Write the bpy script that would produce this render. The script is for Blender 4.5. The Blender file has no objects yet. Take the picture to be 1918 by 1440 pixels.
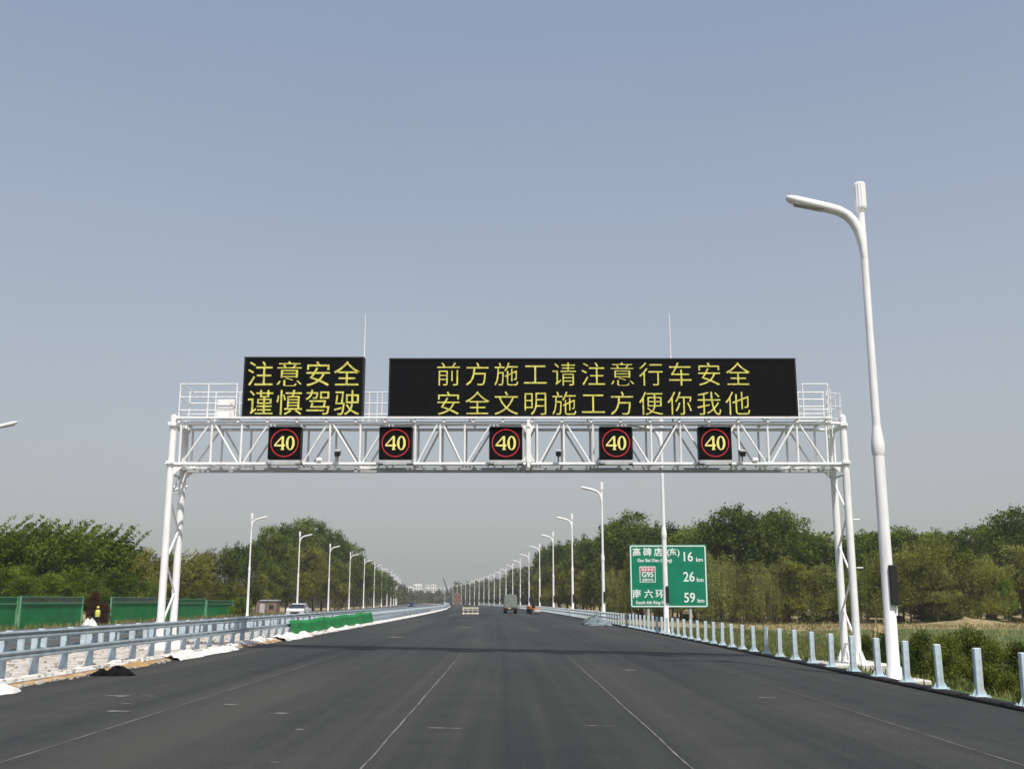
import bpy, math, random
import numpy as np
from mathutils import Vector, Matrix

# ------------------------------------------------------------------ camera, sky, sun, exposure
SC = bpy.context.scene
COL = SC.collection
F, TH, CH = 1960.0, math.radians(11.70), 1.8
cam = bpy.data.cameras.new('camera')
cam.sensor_width = 36; cam.lens = 36 * F / 1918; cam.clip_end = 20000; cam.clip_start = 0.1
camo = bpy.data.objects.new('camera', cam); COL.objects.link(camo)
camo.location = (0, 0, CH); camo.rotation_euler = (math.pi / 2 + TH, 0, 0)
SC.camera = camo

SUN_EL, SUN_AZ = math.radians(59), math.radians(158)      # azimuth clockwise from +Y (view direction)
w = bpy.data.worlds.new('World'); SC.world = w; w.use_nodes = True
nt = w.node_tree; nt.nodes.clear()
out = nt.nodes.new('ShaderNodeOutputWorld'); bg = nt.nodes.new('ShaderNodeBackground')
sky = nt.nodes.new('ShaderNodeTexSky'); sky.sky_type = 'NISHITA'; sky.sun_disc = False
sky.sun_elevation = SUN_EL; sky.sun_rotation = SUN_AZ
sky.air_density = 1.0; sky.dust_density = 4.0; sky.ozone_density = 1.5; sky.altitude = 0
hsv = nt.nodes.new('ShaderNodeMix'); hsv.data_type = 'RGBA'; hsv.blend_type = 'MIX'
hsv.inputs[0].default_value = 0.68
# thin pale haze high in the sky, paler and greyer towards the horizon
tc = nt.nodes.new('ShaderNodeTexCoord'); sx = nt.nodes.new('ShaderNodeSeparateXYZ')
rp = nt.nodes.new('ShaderNodeValToRGB')
els = rp.color_ramp.elements
els[0].position = 0.0; els[0].color = (3.75, 3.85, 3.8, 1)
els[1].position = 0.52; els[1].color = (2.65, 3.2, 4.3, 1)
e = els.new(0.10); e.color = (3.95, 4.05, 4.0, 1)
e = els.new(0.24); e.color = (3.75, 4.05, 4.4, 1)
nt.links.new(tc.outputs['Generated'], sx.inputs[0]); nt.links.new(sx.outputs['Z'], rp.inputs[0])
nt.links.new(sky.outputs[0], hsv.inputs[6]); nt.links.new(rp.outputs[0], hsv.inputs[7])
wn = nt.nodes.new('ShaderNodeTexNoise'); wn.inputs['Scale'].default_value = 1.6; wn.inputs['Detail'].default_value = 3
wm = nt.nodes.new('ShaderNodeMapRange'); wm.inputs['To Min'].default_value = .955; wm.inputs['To Max'].default_value = 1.045
wx = nt.nodes.new('ShaderNodeVectorMath'); wx.operation = 'SCALE'
wp = nt.nodes.new('ShaderNodeMapping'); wp.inputs['Scale'].default_value = (1, 1, 3.5); nt.links.new(tc.outputs['Generated'], wp.inputs[0]); nt.links.new(wp.outputs[0], wn.inputs['Vector'])
nt.links.new(wn.outputs['Fac'], wm.inputs['Value']); nt.links.new(hsv.outputs[2], wx.inputs[0]); nt.links.new(wm.outputs[0], wx.inputs['Scale']); nt.links.new(wx.outputs[0], bg.inputs[0]); bg.inputs[1].default_value = 0.10
nt.links.new(bg.outputs[0], out.inputs[0])

sl = bpy.data.lights.new('sun', 'SUN'); sl.energy = 3.6; sl.angle = math.radians(0.6); sl.color = (1.0, 0.95, 0.87)
so = bpy.data.objects.new('sun', sl); COL.objects.link(so); so.location = (20, -30, 60)
sd = Vector((math.sin(SUN_AZ) * math.cos(SUN_EL), math.cos(SUN_AZ) * math.cos(SUN_EL), math.sin(SUN_EL)))
so.rotation_euler = sd.to_track_quat('Z', 'Y').to_euler()
SC.view_settings.view_transform = 'Standard'; SC.view_settings.look = 'None'
SC.view_settings.exposure = 0.38; SC.view_settings.gamma = 1.0
SC.render.engine = 'CYCLES'
SC.cycles.max_bounces = 6; SC.cycles.transparent_max_bounces = 8; SC.cycles.volume_bounces = 0

# ------------------------------------------------------------------ road frame: u = metres right of the camera line, s = metres ahead
def shift(s): return -0.001 * s - 8.3e-5 * s * s if s > 0 else -0.001 * s
def R(u, s, z=0.0): return Vector((u + shift(s), s, z))
def head(s): return math.atan2(-( -0.001 - 1.66e-4 * s), 1.0)      # heading of the road at s (rotation about z)
PROF = [(-3000, -1.2), (-70, -1.0), (-48, -0.7), (-36.5, -0.32), (-34.6, -0.2), (-14.0, 0.2), (-13.6, 0.27), (-10.2, 0.27), (-9.7, 0.16),
        (9.9, -0.26), (10.8, -0.28), (12.2, -0.5), (15.5, -0.95), (30, -1.05), (3000, -1.3)]
_pu = [p[0] for p in PROF]; _pz = [p[1] for p in PROF]
def ground(u): return float(np.interp(u, _pu, _pz))
def road_z(u): return -0.02 * u
def opp_z(u): return 0.28 + 0.02 * (u + 14)
def gx(X, D): return ground(X - shift(D))
def px2X(x, D): return (x - 959) * D / 2001.0
def pz(y, D): return CH + D * math.tan(TH - math.atan((y - 720) / F))

# ------------------------------------------------------------------ materials
def mat(name, col, rough=0.7, metal=0.0, noise=0.0, nscale=3.0, bump=0.0, bscale=40.0, spec=0.3, emit=None, es=1.0, tint=None):
    m = bpy.data.materials.new(name); m.use_nodes = True
    n = m.node_tree; b = n.nodes['Principled BSDF']
    b.inputs['Base Color'].default_value = (*col, 1); b.inputs['Roughness'].default_value = rough
    b.inputs['Metallic'].default_value = metal; b.inputs['Specular IOR Level'].default_value = spec
    tcn = n.nodes.new('ShaderNodeTexCoord')
    if noise > 0:
        nz = n.nodes.new('ShaderNodeTexNoise'); nz.inputs['Scale'].default_value = nscale; nz.inputs['Detail'].default_value = 6
        n.links.new(tcn.outputs['Object'], nz.inputs['Vector'])
        r = n.nodes.new('ShaderNodeValToRGB')
        a = tint or tuple(c * (1 - noise) for c in col)
        r.color_ramp.elements[0].position = 0.35; r.color_ramp.elements[0].color = (*a, 1)
        r.color_ramp.elements[1].position = 0.65; r.color_ramp.elements[1].color = (*[min(1, c * (1 + noise * 0.4)) for c in col], 1)
        n.links.new(nz.outputs['Fac'], r.inputs[0]); n.links.new(r.outputs[0], b.inputs['Base Color'])
    if bump > 0:
        nb = n.nodes.new('ShaderNodeTexNoise'); nb.inputs['Scale'].default_value = bscale; nb.inputs['Detail'].default_value = 4
        n.links.new(tcn.outputs['Object'], nb.inputs['Vector'])
        bp = n.nodes.new('ShaderNodeBump'); bp.inputs['Strength'].default_value = bump; bp.inputs['Distance'].default_value = 0.02
        n.links.new(nb.outputs['Fac'], bp.inputs['Height']); n.links.new(bp.outputs[0], b.inputs['Normal'])
    if emit:
        b.inputs['Emission Color'].default_value = (*emit, 1); b.inputs['Emission Strength'].default_value = es
    return m

def leaf_mat(name, dark, light, scale=0.5, trans=0.25):
    m = bpy.data.materials.new(name); m.use_nodes = True; n = m.node_tree; n.nodes.clear()
    o = n.nodes.new('ShaderNodeOutputMaterial'); d = n.nodes.new('ShaderNodeBsdfPrincipled')
    d.inputs['Roughness'].default_value = 0.75; d.inputs['Specular IOR Level'].default_value = 0.10
    t = n.nodes.new('ShaderNodeBsdfTranslucent'); mx = n.nodes.new('ShaderNodeMixShader'); mx.inputs[0].default_value = trans
    tcn = n.nodes.new('ShaderNodeTexCoord'); nz = n.nodes.new('ShaderNodeTexNoise'); nz.inputs['Scale'].default_value = scale; nz.inputs['Detail'].default_value = 3
    oi = n.nodes.new('ShaderNodeObjectInfo'); ge = n.nodes.new('ShaderNodeNewGeometry')
    n.links.new(tcn.outputs['Object'], nz.inputs['Vector'])
    a1 = n.nodes.new('ShaderNodeMath'); a1.operation = 'MULTIPLY_ADD'; a1.inputs[1].default_value = 0.35; a1.inputs[2].default_value = -0.17
    n.links.new(oi.outputs['Random'], a1.inputs[0])
    a2 = n.nodes.new('ShaderNodeMath'); a2.operation = 'MULTIPLY_ADD'; a2.inputs[1].default_value = 0.30
    n.links.new(ge.outputs['Random Per Island'], a2.inputs[0]); n.links.new(a1.outputs[0], a2.inputs[2])
    a3 = n.nodes.new('ShaderNodeMath'); a3.operation = 'ADD'
    n.links.new(a2.outputs[0], a3.inputs[0]); n.links.new(nz.outputs['Fac'], a3.inputs[1])
    r = n.nodes.new('ShaderNodeValToRGB'); r.color_ramp.elements[0].position = 0.40; r.color_ramp.elements[0].color = (*dark, 1)
    r.color_ramp.elements[1].position = 0.95; r.color_ramp.elements[1].color = (*light, 1)
    n.links.new(a3.outputs[0], r.inputs[0]); n.links.new(r.outputs[0], d.inputs['Base Color']); n.links.new(r.outputs[0], t.inputs['Color'])
    n.links.new(d.outputs[0], mx.inputs[1]); n.links.new(t.outputs[0], mx.inputs[2]); n.links.new(mx.outputs[0], o.inputs[0])
    return m

def road_mat(name, base, warm):
    m = bpy.data.materials.new(name); m.use_nodes = True; n = m.node_tree; b = n.nodes['Principled BSDF']
    b.inputs['Roughness'].default_value = 0.78; b.inputs['Specular IOR Level'].default_value = 0.36
    uv = n.nodes.new('ShaderNodeTexCoord'); mp = n.nodes.new('ShaderNodeMapping'); mp.inputs['Scale'].default_value = (0.55, 0.010, 1)
    n.links.new(uv.outputs['UV'], mp.inputs[0])
    n1 = n.nodes.new('ShaderNodeTexNoise'); n1.inputs['Scale'].default_value = 1.0; n1.inputs['Detail'].default_value = 4
    n.links.new(mp.outputs[0], n1.inputs['Vector'])
    mp2 = n.nodes.new('ShaderNodeMapping'); mp2.inputs['Scale'].default_value = (0.16, 0.03, 1); n.links.new(uv.outputs['UV'], mp2.inputs[0])
    n2 = n.nodes.new('ShaderNodeTexNoise'); n2.inputs['Scale'].default_value = 1.3; n2.inputs['Detail'].default_value = 7; n.links.new(mp2.outputs[0], n2.inputs['Vector'])
    n3 = n.nodes.new('ShaderNodeTexNoise'); n3.inputs['Scale'].default_value = 22; n3.inputs['Detail'].default_value = 5; n.links.new(uv.outputs['UV'], n3.inputs['Vector'])
    ad = n.nodes.new('ShaderNodeMath'); ad.operation = 'ADD'; n.links.new(n1.outputs['Fac'], ad.inputs[0]); n.links.new(n2.outputs['Fac'], ad.inputs[1])
    n5 = n.nodes.new('ShaderNodeTexNoise'); n5.inputs['Scale'].default_value = 0.9; n5.inputs['Detail'].default_value = 9; n5.inputs['Roughness'].default_value = .7; n.links.new(uv.outputs['UV'], n5.inputs['Vector'])
    a5 = n.nodes.new('ShaderNodeMath'); a5.operation = 'MULTIPLY_ADD'; a5.inputs[1].default_value = .5; n.links.new(n5.outputs['Fac'], a5.inputs[0]); n.links.new(ad.outputs[0], a5.inputs[2])
    mp6 = n.nodes.new('ShaderNodeMapping'); mp6.inputs['Scale'].default_value = (3.2, 0.02, 1); n.links.new(uv.outputs['UV'], mp6.inputs[0])
    n6 = n.nodes.new('ShaderNodeTexNoise'); n6.inputs['Scale'].default_value = 1.0; n6.inputs['Detail'].default_value = 3; n.links.new(mp6.outputs[0], n6.inputs['Vector'])
    a6 = n.nodes.new('ShaderNodeMath'); a6.operation = 'MULTIPLY_ADD'; a6.inputs[1].default_value = .60; n.links.new(n6.outputs['Fac'], a6.inputs[0]); n.links.new(a5.outputs[0], a6.inputs[2]); ad = a6
    m3 = n.nodes.new('ShaderNodeMath'); m3.operation = 'MULTIPLY_ADD'; m3.inputs[1].default_value = 1.15; n.links.new(n3.outputs['Fac'], m3.inputs[0]); n.links.new(ad.outputs[0], m3.inputs[2])
    r = n.nodes.new('ShaderNodeMapRange'); r.inputs['From Min'].default_value = 1.86; r.inputs['From Max'].default_value = 2.40; n.links.new(m3.outputs[0], r.inputs['Value'])
    mixc = n.nodes.new('ShaderNodeMix'); mixc.data_type = 'RGBA'; mixc.inputs[6].default_value = (*base, 1); mixc.inputs[7].default_value = (*warm, 1)
    n.links.new(r.outputs[0], mixc.inputs[0]); n.links.new(mixc.outputs[2], b.inputs['Base Color'])
    bp = n.nodes.new('ShaderNodeBump'); bp.inputs['Strength'].default_value = 0.35; bp.inputs['Distance'].default_value = 0.01
    n4 = n.nodes.new('ShaderNodeTexNoise'); n4.inputs['Scale'].default_value = 60; n4.inputs['Detail'].default_value = 3; n.links.new(uv.outputs['UV'], n4.inputs['Vector'])
    n.links.new(n4.outputs['Fac'], bp.inputs['Height']); n.links.new(bp.outputs[0], b.inputs['Normal'])
    return m

def ground_mat():
    m = bpy.data.materials.new('ground_soil_grass'); m.use_nodes = True; n = m.node_tree; b = n.nodes['Principled BSDF']
    b.inputs['Roughness'].default_value = 0.95; b.inputs['Specular IOR Level'].default_value = 0.1
    uv = n.nodes.new('ShaderNodeTexCoord'); sp = n.nodes.new('ShaderNodeSeparateXYZ'); n.links.new(uv.outputs['UV'], sp.inputs[0])
    big = n.nodes.new('ShaderNodeTexNoise'); big.inputs['Scale'].default_value = 0.12; big.inputs['Detail'].default_value = 6; n.links.new(uv.outputs['UV'], big.inputs['Vector'])
    fine = n.nodes.new('ShaderNodeTexNoise'); fine.inputs['Scale'].default_value = 2.2; fine.inputs['Detail'].default_value = 8; n.links.new(uv.outputs['UV'], fine.inputs['Vector'])
    # dry grass / soil blend
    r1 = n.nodes.new('ShaderNodeValToRGB'); r1.color_ramp.elements[0].color = (0.20, 0.155, 0.08, 1); r1.color_ramp.elements[1].color = (0.36, 0.29, 0.17, 1)
    r1.color_ramp.elements[0].position = 0.35; r1.color_ramp.elements[1].position = 0.65
    n.links.new(fine.outputs['Fac'], r1.inputs[0])
    r2 = n.nodes.new('ShaderNodeValToRGB'); r2.color_ramp.elements[0].color = (0.045, 0.085, 0.025, 1); r2.color_ramp.elements[1].color = (0.09, 0.13, 0.04, 1)
    r2.color_ramp.elements[0].position = 0.4; r2.color_ramp.elements[1].position = 0.6
    n.links.new(fine.outputs['Fac'], r2.inputs[0])
    # crop field lies beside the right verge, s from 50 to 132
    def band(sock, lo, hi, soft, nz, amp):
        a = n.nodes.new('ShaderNodeMath'); a.operation = 'MULTIPLY_ADD'; a.inputs[1].default_value = amp; n.links.new(nz, a.inputs[0]); n.links.new(sock, a.inputs[2])
        x = n.nodes.new('ShaderNodeMapRange'); x.inputs['From Min'].default_value = lo; x.inputs['From Max'].default_value = lo + soft; n.links.new(a.outputs[0], x.inputs['Value'])
        y = n.nodes.new('ShaderNodeMapRange'); y.inputs['From Min'].default_value = hi; y.inputs['From Max'].default_value = hi + soft
        y.inputs['To Min'].default_value = 1; y.inputs['To Max'].default_value = 0; n.links.new(a.outputs[0], y.inputs['Value'])
        z = n.nodes.new('ShaderNodeMath'); z.operation = 'MULTIPLY'; n.links.new(x.outputs[0], z.inputs[0]); n.links.new(y.outputs[0], z.inputs[1]); return z.outputs[0]
    fs = band(sp.outputs['Y'], 20, 112, 3, big.outputs['Fac'], 8); fu = band(sp.outputs['X'], 9.5, 300, 2, big.outputs['Fac'], 4)
    fm = n.nodes.new('ShaderNodeMath'); fm.operation = 'MULTIPLY'; n.links.new(fs, fm.inputs[0]); n.links.new(fu, fm.inputs[1])
    mg = n.nodes.new('ShaderNodeMix'); mg.data_type = 'RGBA'; n.links.new(fm.outputs[0], mg.inputs[0]); n.links.new(r1.outputs[0], mg.inputs[6]); n.links.new(r2.outputs[0], mg.inputs[7])
    # pale concrete dust in the median
    r3 = n.nodes.new('ShaderNodeValToRGB'); r3.color_ramp.elements[0].color = (0.33, 0.29, 0.25, 1); r3.color_ramp.elements[1].color = (0.56, 0.52, 0.48, 1)
    n.links.new(fine.outputs['Fac'], r3.inputs[0]); r3.color_ramp.elements[0].position = 0.38; r3.color_ramp.elements[1].position = 0.6
    md = band(sp.outputs['X'], -14.4, -9.3, 0.3, big.outputs['Fac'], 0.0)
    mm = n.nodes.new('ShaderNodeMix'); mm.data_type = 'RGBA'; n.links.new(md, mm.inputs[0]); n.links.new(mg.outputs[2], mm.inputs[6]); n.links.new(r3.outputs[0], mm.inputs[7])
    n.links.new(mm.outputs[2], b.inputs['Base Color'])
    bp = n.nodes.new('ShaderNodeBump'); bp.inputs['Strength'].default_value = 0.8; bp.inputs['Distance'].default_value = 0.15
    n.links.new(fine.outputs['Fac'], bp.inputs['Height']); n.links.new(bp.outputs[0], b.inputs['Normal'])
    return m

M = {}
M['white'] = mat('white_paint', (0.86, 0.86, 0.855), 0.40, noise=0.05, nscale=2.5)
def streaks(m, amt):
    n = m.node_tree; b = n.nodes['Principled BSDF']; src = b.inputs['Base Color'].links[0].from_socket; t = n.nodes.new('ShaderNodeTexCoord'); mp = n.nodes.new('ShaderNodeMapping'); mp.inputs['Scale'].default_value = (9, 9, .6)
    z = n.nodes.new('ShaderNodeTexNoise'); z.inputs['Scale'].default_value = 1; z.inputs['Detail'].default_value = 7; r = n.nodes.new('ShaderNodeMapRange'); r.inputs['From Min'].default_value = .56; r.inputs['From Max'].default_value = .72; r.inputs['To Max'].default_value = amt
    x = n.nodes.new('ShaderNodeMix'); x.data_type = 'RGBA'; x.inputs[7].default_value = (.36, .31, .25, 1); n.links.new(t.outputs['Object'], mp.inputs[0]); n.links.new(mp.outputs[0], z.inputs[0]); n.links.new(z.outputs['Fac'], r.inputs[0])
    n.links.new(r.outputs[0], x.inputs[0]); n.links.new(src, x.inputs[6]); n.links.new(x.outputs[2], b.inputs['Base Color'])
streaks(M['white'], .40)
M['lampwhite'] = mat('lamp_white_paint', (0.86, 0.86, 0.86), 0.35, noise=0.06, nscale=1.5)
streaks(M['lampwhite'], .35)
M['post'] = mat('pale_blue_zinc', (0.50, 0.60, 0.66), 0.5, 0.0, noise=0.15, nscale=6)
streaks(M['post'], .5)
M['galv'] = mat('galvanised_steel', (0.36, 0.43, 0.46), 0.45, 0.35, noise=0.2, nscale=3)
M['black'] = mat('black_box', (0.02, 0.02, 0.022), 0.5)
M['led'] = mat('led_face', (0.011, 0.012, 0.014), 0.7, spec=0.07, noise=0.4, nscale=1.2, bump=0.3, bscale=160)
def seams(m, w_, h_, col):
    n = m.node_tree; b = n.nodes['Principled BSDF']; t = n.nodes.new('ShaderNodeTexCoord'); mp = n.nodes.new('ShaderNodeMapping'); mp.inputs['Rotation'].default_value = (math.pi / 2, 0, 0)
    k = n.nodes.new('ShaderNodeTexBrick'); k.offset = 0; k.inputs['Scale'].default_value = 1; k.inputs['Brick Width'].default_value = w_; k.inputs['Row Height'].default_value = h_
    k.inputs['Mortar Size'].default_value = .012; k.inputs['Color1'].default_value = (.0045, .005, .006, 1); k.inputs['Color2'].default_value = (.0055, .006, .007, 1); k.inputs['Mortar'].default_value = (*col, 1)
    n.links.new(t.outputs['Object'], mp.inputs[0]); n.links.new(mp.outputs[0], k.inputs[0]); n.links.new(k.outputs['Color'], b.inputs['Base Color'])
seams(M['led'], .48, .48, (.003, .003, .004))
M['amber'] = mat('lit_yellow_led', (0.05, 0.05, 0.02), 0.6, emit=(0.66, 0.61, 0.115), es=0.74)
M['num'] = mat('lit_pale_led', (0.05, 0.05, 0.02), 0.6, emit=(0.80, 0.70, 0.19), es=0.85)
def uneven(m, scale, lo, hi):
    n = m.node_tree; b = n.nodes['Principled BSDF']; t = n.nodes.new('ShaderNodeTexCoord'); z = n.nodes.new('ShaderNodeTexNoise'); z.inputs['Scale'].default_value = scale
    r = n.nodes.new('ShaderNodeMapRange'); e = b.inputs['Emission Strength'].default_value; r.inputs['From Min'].default_value = .3; r.inputs['From Max'].default_value = .7
    r.inputs['To Min'].default_value = lo * e; r.inputs['To Max'].default_value = hi * e; n.links.new(t.outputs['Object'], z.inputs[0]); n.links.new(z.outputs['Fac'], r.inputs[0]); n.links.new(r.outputs[0], b.inputs['Emission Strength'])
uneven(M['amber'], 9, .65, 1.3); uneven(M['num'], 14, .7, 1.25)
M['redled'] = mat('lit_red_led', (0.05, 0.01, 0.01), 0.6, emit=(0.50, 0.018, 0.03), es=0.8)
M['grey'] = mat('grey_painted_steel', (0.45, 0.46, 0.46), 0.55, noise=0.15)
M['signgreen'] = mat('green_reflective_film', (0.004, 0.20, 0.115), 0.45, noise=0.12, nscale=0.8)
M['signwhite'] = mat('white_reflective_film', (0.78, 0.82, 0.80), 0.5)
M['signred'] = mat('red_reflective_film', (0.45, 0.06, 0.06), 0.5)
M['concrete'] = mat('concrete', (0.46, 0.43, 0.39), 0.9, noise=0.25, nscale=2, bump=0.4, bscale=20)
M['kerb'] = mat('pale_kerb_concrete', (0.60, 0.57, 0.53), 0.9, noise=0.25, nscale=1.5, bump=0.4, bscale=15)
M['sheet'] = mat('white_plastic_sheet', (0.74, 0.72, 0.69), 0.5, noise=0.25, nscale=1.2, bump=0.6, bscale=8)
M['soil'] = mat('orange_soil', (0.42, 0.27, 0.12), 0.95, noise=0.35, nscale=2.5, bump=0.8, bscale=12)
M['net'] = mat('green_netting', (0.015, 0.23, 0.06), 0.8, noise=0.3, nscale=2, bump=0.6, bscale=10)
M['hoard'] = mat('green_hoarding_steel', (0.010, 0.16, 0.052), 0.5, noise=0.2, nscale=0.7)
M['hoardlight'] = mat('pale_hoarding_window', (0.10, 0.15, 0.10), 0.4, noise=0.4, nscale=0.6)
M['hoardframe'] = mat('green_hoarding_frame', (0.10, 0.30, 0.18), 0.5)
M['bark'] = mat('bark', (0.13, 0.10, 0.07), 0.95, noise=0.4, nscale=6, bump=0.8, bscale=25)
M['barkpale'] = mat('pale_bark', (0.12, 0.11, 0.065), 0.95, noise=0.3, nscale=6)
M['rubber'] = mat('rubber', (0.02, 0.02, 0.02), 0.9)
M['tarp'] = mat('grey_green_tarpaulin', (0.20, 0.22, 0.20), 0.8, noise=0.25, nscale=1.5, bump=0.5, bscale=6)
M['orange'] = mat('orange_machine_paint', (0.52, 0.17, 0.06), 0.5, noise=0.2)
M['brownwall'] = mat('red_brown_wall', (0.19, 0.135, 0.11), 0.9, noise=0.3, nscale=1.2)
M['roofgrey'] = mat('grey_roof', (0.40, 0.40, 0.40), 0.8, noise=0.2)
M['glass'] = mat('dark_glass', (0.02, 0.025, 0.03), 0.1, spec=0.6)
M['carblue'] = mat('dark_blue_car_paint', (0.02, 0.03, 0.08), 0.3, spec=0.5)
M['carwhite'] = mat('white_car_paint', (0.72, 0.73, 0.74), 0.3, spec=0.5)
M['cardark'] = mat('dark_grey_car_paint', (0.05, 0.055, 0.06), 0.35, spec=0.5)
M['lampglass'] = mat('headlight_glass', (0.7, 0.7, 0.72), 0.15)
M['skin'] = mat('skin', (0.35, 0.2, 0.14), 0.6)
M['vest'] = mat('yellow_hi_vis', (0.62, 0.62, 0.12), 0.7, noise=0.2, nscale=4)
M['navy'] = mat('dark_navy_cloth', (0.02, 0.025, 0.04), 0.9)
M['darkbag'] = mat('black_crumpled_bag', (0.006, 0.005, 0.007), 0.8, bump=0.8, spec=0.1, bscale=10)
M['bluesheet'] = mat('grey_blue_sheet', (0.15, 0.19, 0.205), 0.6, noise=0.35, nscale=1.5, bump=0.7, bscale=5)
M['barric'] = mat('cream_board', (0.70, 0.68, 0.50), 0.6)
M['building'] = mat('pale_render_wall', (0.72, 0.72, 0.70), 0.8, noise=0.08, nscale=0.05)
M['chalk'] = mat('worn_chalk_line', (0.15, 0.15, 0.135), 0.9, noise=0.6, nscale=1.5, tint=(0.07, 0.07, 0.065))
M['chalkspot'] = mat('chalk_mark', (0.20, 0.19, 0.17), 0.9, noise=0.6, nscale=6, tint=(0.09, 0.09, 0.085))
M['lumber'] = mat('tan_boards', (0.50, 0.36, 0.20), 0.8, noise=0.3, nscale=4)
M['asphalt'] = road_mat('asphalt', (0.0105, 0.0120, 0.0110), (0.043, 0.0415, 0.0365))
M['asphalt_old'] = road_mat('asphalt_far_side', (0.06, 0.06, 0.058), (0.09, 0.088, 0.084))
M['kerbblack'] = mat('black_bitumen_edge', (0.012, 0.012, 0.013), 0.8, noise=0.4)
M['ground'] = ground_mat()
M['leaf_dark'] = leaf_mat('leaf_deep_green', (0.030, 0.050, 0.007), (0.155, 0.190, 0.032))
M['leaf_mid'] = leaf_mat('leaf_mid_green', (0.046, 0.084, 0.005), (0.21, 0.27, 0.032))
M['leaf_olive'] = leaf_mat('leaf_olive', (0.072, 0.084, 0.010), (0.26, 0.27, 0.048))
M['leaf_sap'] = leaf_mat('leaf_sapling', (0.085, 0.100, 0.017), (0.31, 0.33, 0.085), 0.8)
M['leaf_bush'] = leaf_mat('leaf_bush', (0.015, 0.030, 0.005), (0.165, 0.19, 0.03), 1.6)
M['leaf_brown'] = leaf_mat('leaf_dead_brown', (0.04, 0.022, 0.012), (0.14, 0.065, 0.035), 1.5)
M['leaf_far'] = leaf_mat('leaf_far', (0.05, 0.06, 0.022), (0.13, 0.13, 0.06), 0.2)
M['grass_green'] = leaf_mat('green_verge_blades', (0.035, 0.065, 0.012), (0.22, 0.22, 0.075), 0.7)
M['grass'] = leaf_mat('grass_blades', (0.07, 0.10, 0.025), (0.34, 0.29, 0.13), 0.7)

# ------------------------------------------------------------------ mesh helpers
class MB:
    def __init__(s): s.v = []; s.f = []; s.uv = None
    def add(s, vs, fs):
        o = len(s.v); s.v += [tuple(p) for p in vs]; s.f += [tuple(i + o for i in f) for f in fs]; return s
    def box(s, c, d, rot=None, b=0.0):
        hx, hy, hz = d[0] / 2, d[1] / 2, d[2] / 2
        if b > 0 and min(hx, hy, hz) > b:
            # box with chamfered vertical+horizontal edges (three nested loops)
            vs = []; fs = []
            def loop(x, y, z): return [(-x + b, -y, z), (x - b, -y, z), (x, -y + b, z), (x, y - b, z), (x - b, y, z), (-x + b, y, z), (-x, y - b, z), (-x, -y + b, z)]
            L = [loop(hx - b, hy - b, -hz), loop(hx, hy, -hz + b), loop(hx, hy, hz - b), loop(hx - b, hy - b, hz)]
            for l in L: vs += l
            for k in range(3):
                for i in range(8): fs.append((k * 8 + i, k * 8 + (i + 1) % 8, k * 8 + 8 + (i + 1) % 8, k * 8 + 8 + i))
            fs.append(tuple(range(7, -1, -1))); fs.append(tuple(range(24, 32)))
        else:
            vs = [(x, y, z) for z in (-hz, hz) for x, y in ((-hx, -hy), (hx, -hy), (hx, hy), (-hx, hy))]
            fs = [(3, 2, 1, 0), (4, 5, 6, 7), (0, 1, 5, 4), (1, 2, 6, 5), (2, 3, 7, 6), (3, 0, 4, 7)]
        vs = [Vector(v) for v in vs]
        if rot is not None: vs = [rot @ v for v in vs]
        c = Vector(c); return s.add([v + c for v in vs], fs)
    def tube(s, a, b, r0, r1=None, n=8, cap=True):
        a = Vector(a); b = Vector(b); r1 = r0 if r1 is None else r1
        d = (b - a).normalized(); t = Vector((0, 0, 1)) if abs(d.z) < 0.9 else Vector((0, 1, 0))
        x = d.cross(t).normalized(); y = d.cross(x)
        vs = []
        for p, r in ((a, r0), (b, r1)):
            for i in range(n):
                q = 2 * math.pi * i / n; vs.append(p + x * math.cos(q) * r + y * math.sin(q) * r)
        fs = [(i, i + n, (i + 1) % n + n, (i + 1) % n) for i in range(n)]
        if cap: fs += [tuple(range(n)), tuple(range(2 * n - 1, n - 1, -1))]
        return s.add(vs, fs)
    def lathe(s, prof, c=(0, 0, 0), n=16, rib=0.0):
        c = Vector(c); vs = []
        for (r, z) in prof:
            for i in range(n):
                q = 2 * math.pi * i / n; rr = r * (1 - rib * (i % 2)); vs.append(c + Vector((rr * math.cos(q), rr * math.sin(q), z)))
        fs = []
        for k in range(len(prof) - 1):
            for i in range(n): fs.append((k * n + i, k * n + (i + 1) % n, k * n + n + (i + 1) % n, k * n + n + i))
        fs.append(tuple(range(n - 1, -1, -1))); fs.append(tuple(range((len(prof) - 1) * n, len(prof) * n)))
        return s.add(vs, fs)
    def sweep(s, pts, secs, closed=True, cap=True):
        # secs: list (per path point) of cross-section point lists already in world coordinates
        n = len(secs[0]); vs = [p for sec in secs for p in sec]; fs = []
        for k in range(len(secs) - 1):
            for i in range(n if closed else n - 1):
                fs.append((k * n + i, k * n + (i + 1) % n, k * n + n + (i + 1) % n, k * n + n + i))
        if cap and closed: fs += [tuple(range(n - 1, -1, -1)), tuple(range((len(secs) - 1) * n, len(secs) * n))]
        return s.add(vs, fs)
    def mesh(s, name):
        me = bpy.data.meshes.new(name); me.from_pydata(s.v, [], s.f); me.update()
        if s.uv:
            l = me.uv_layers.new(name='UVMap')
            for lp in me.loops: l.data[lp.index].uv = s.uv[lp.vertex_index]
        return me
    def build(s, name, m, parent=None, smooth=False, loc=None):
        me = s.mesh(name)
        if smooth:
            me.polygons.foreach_set('use_smooth', [True] * len(me.polygons))
        return link(name, me, m, parent, loc)

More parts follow.
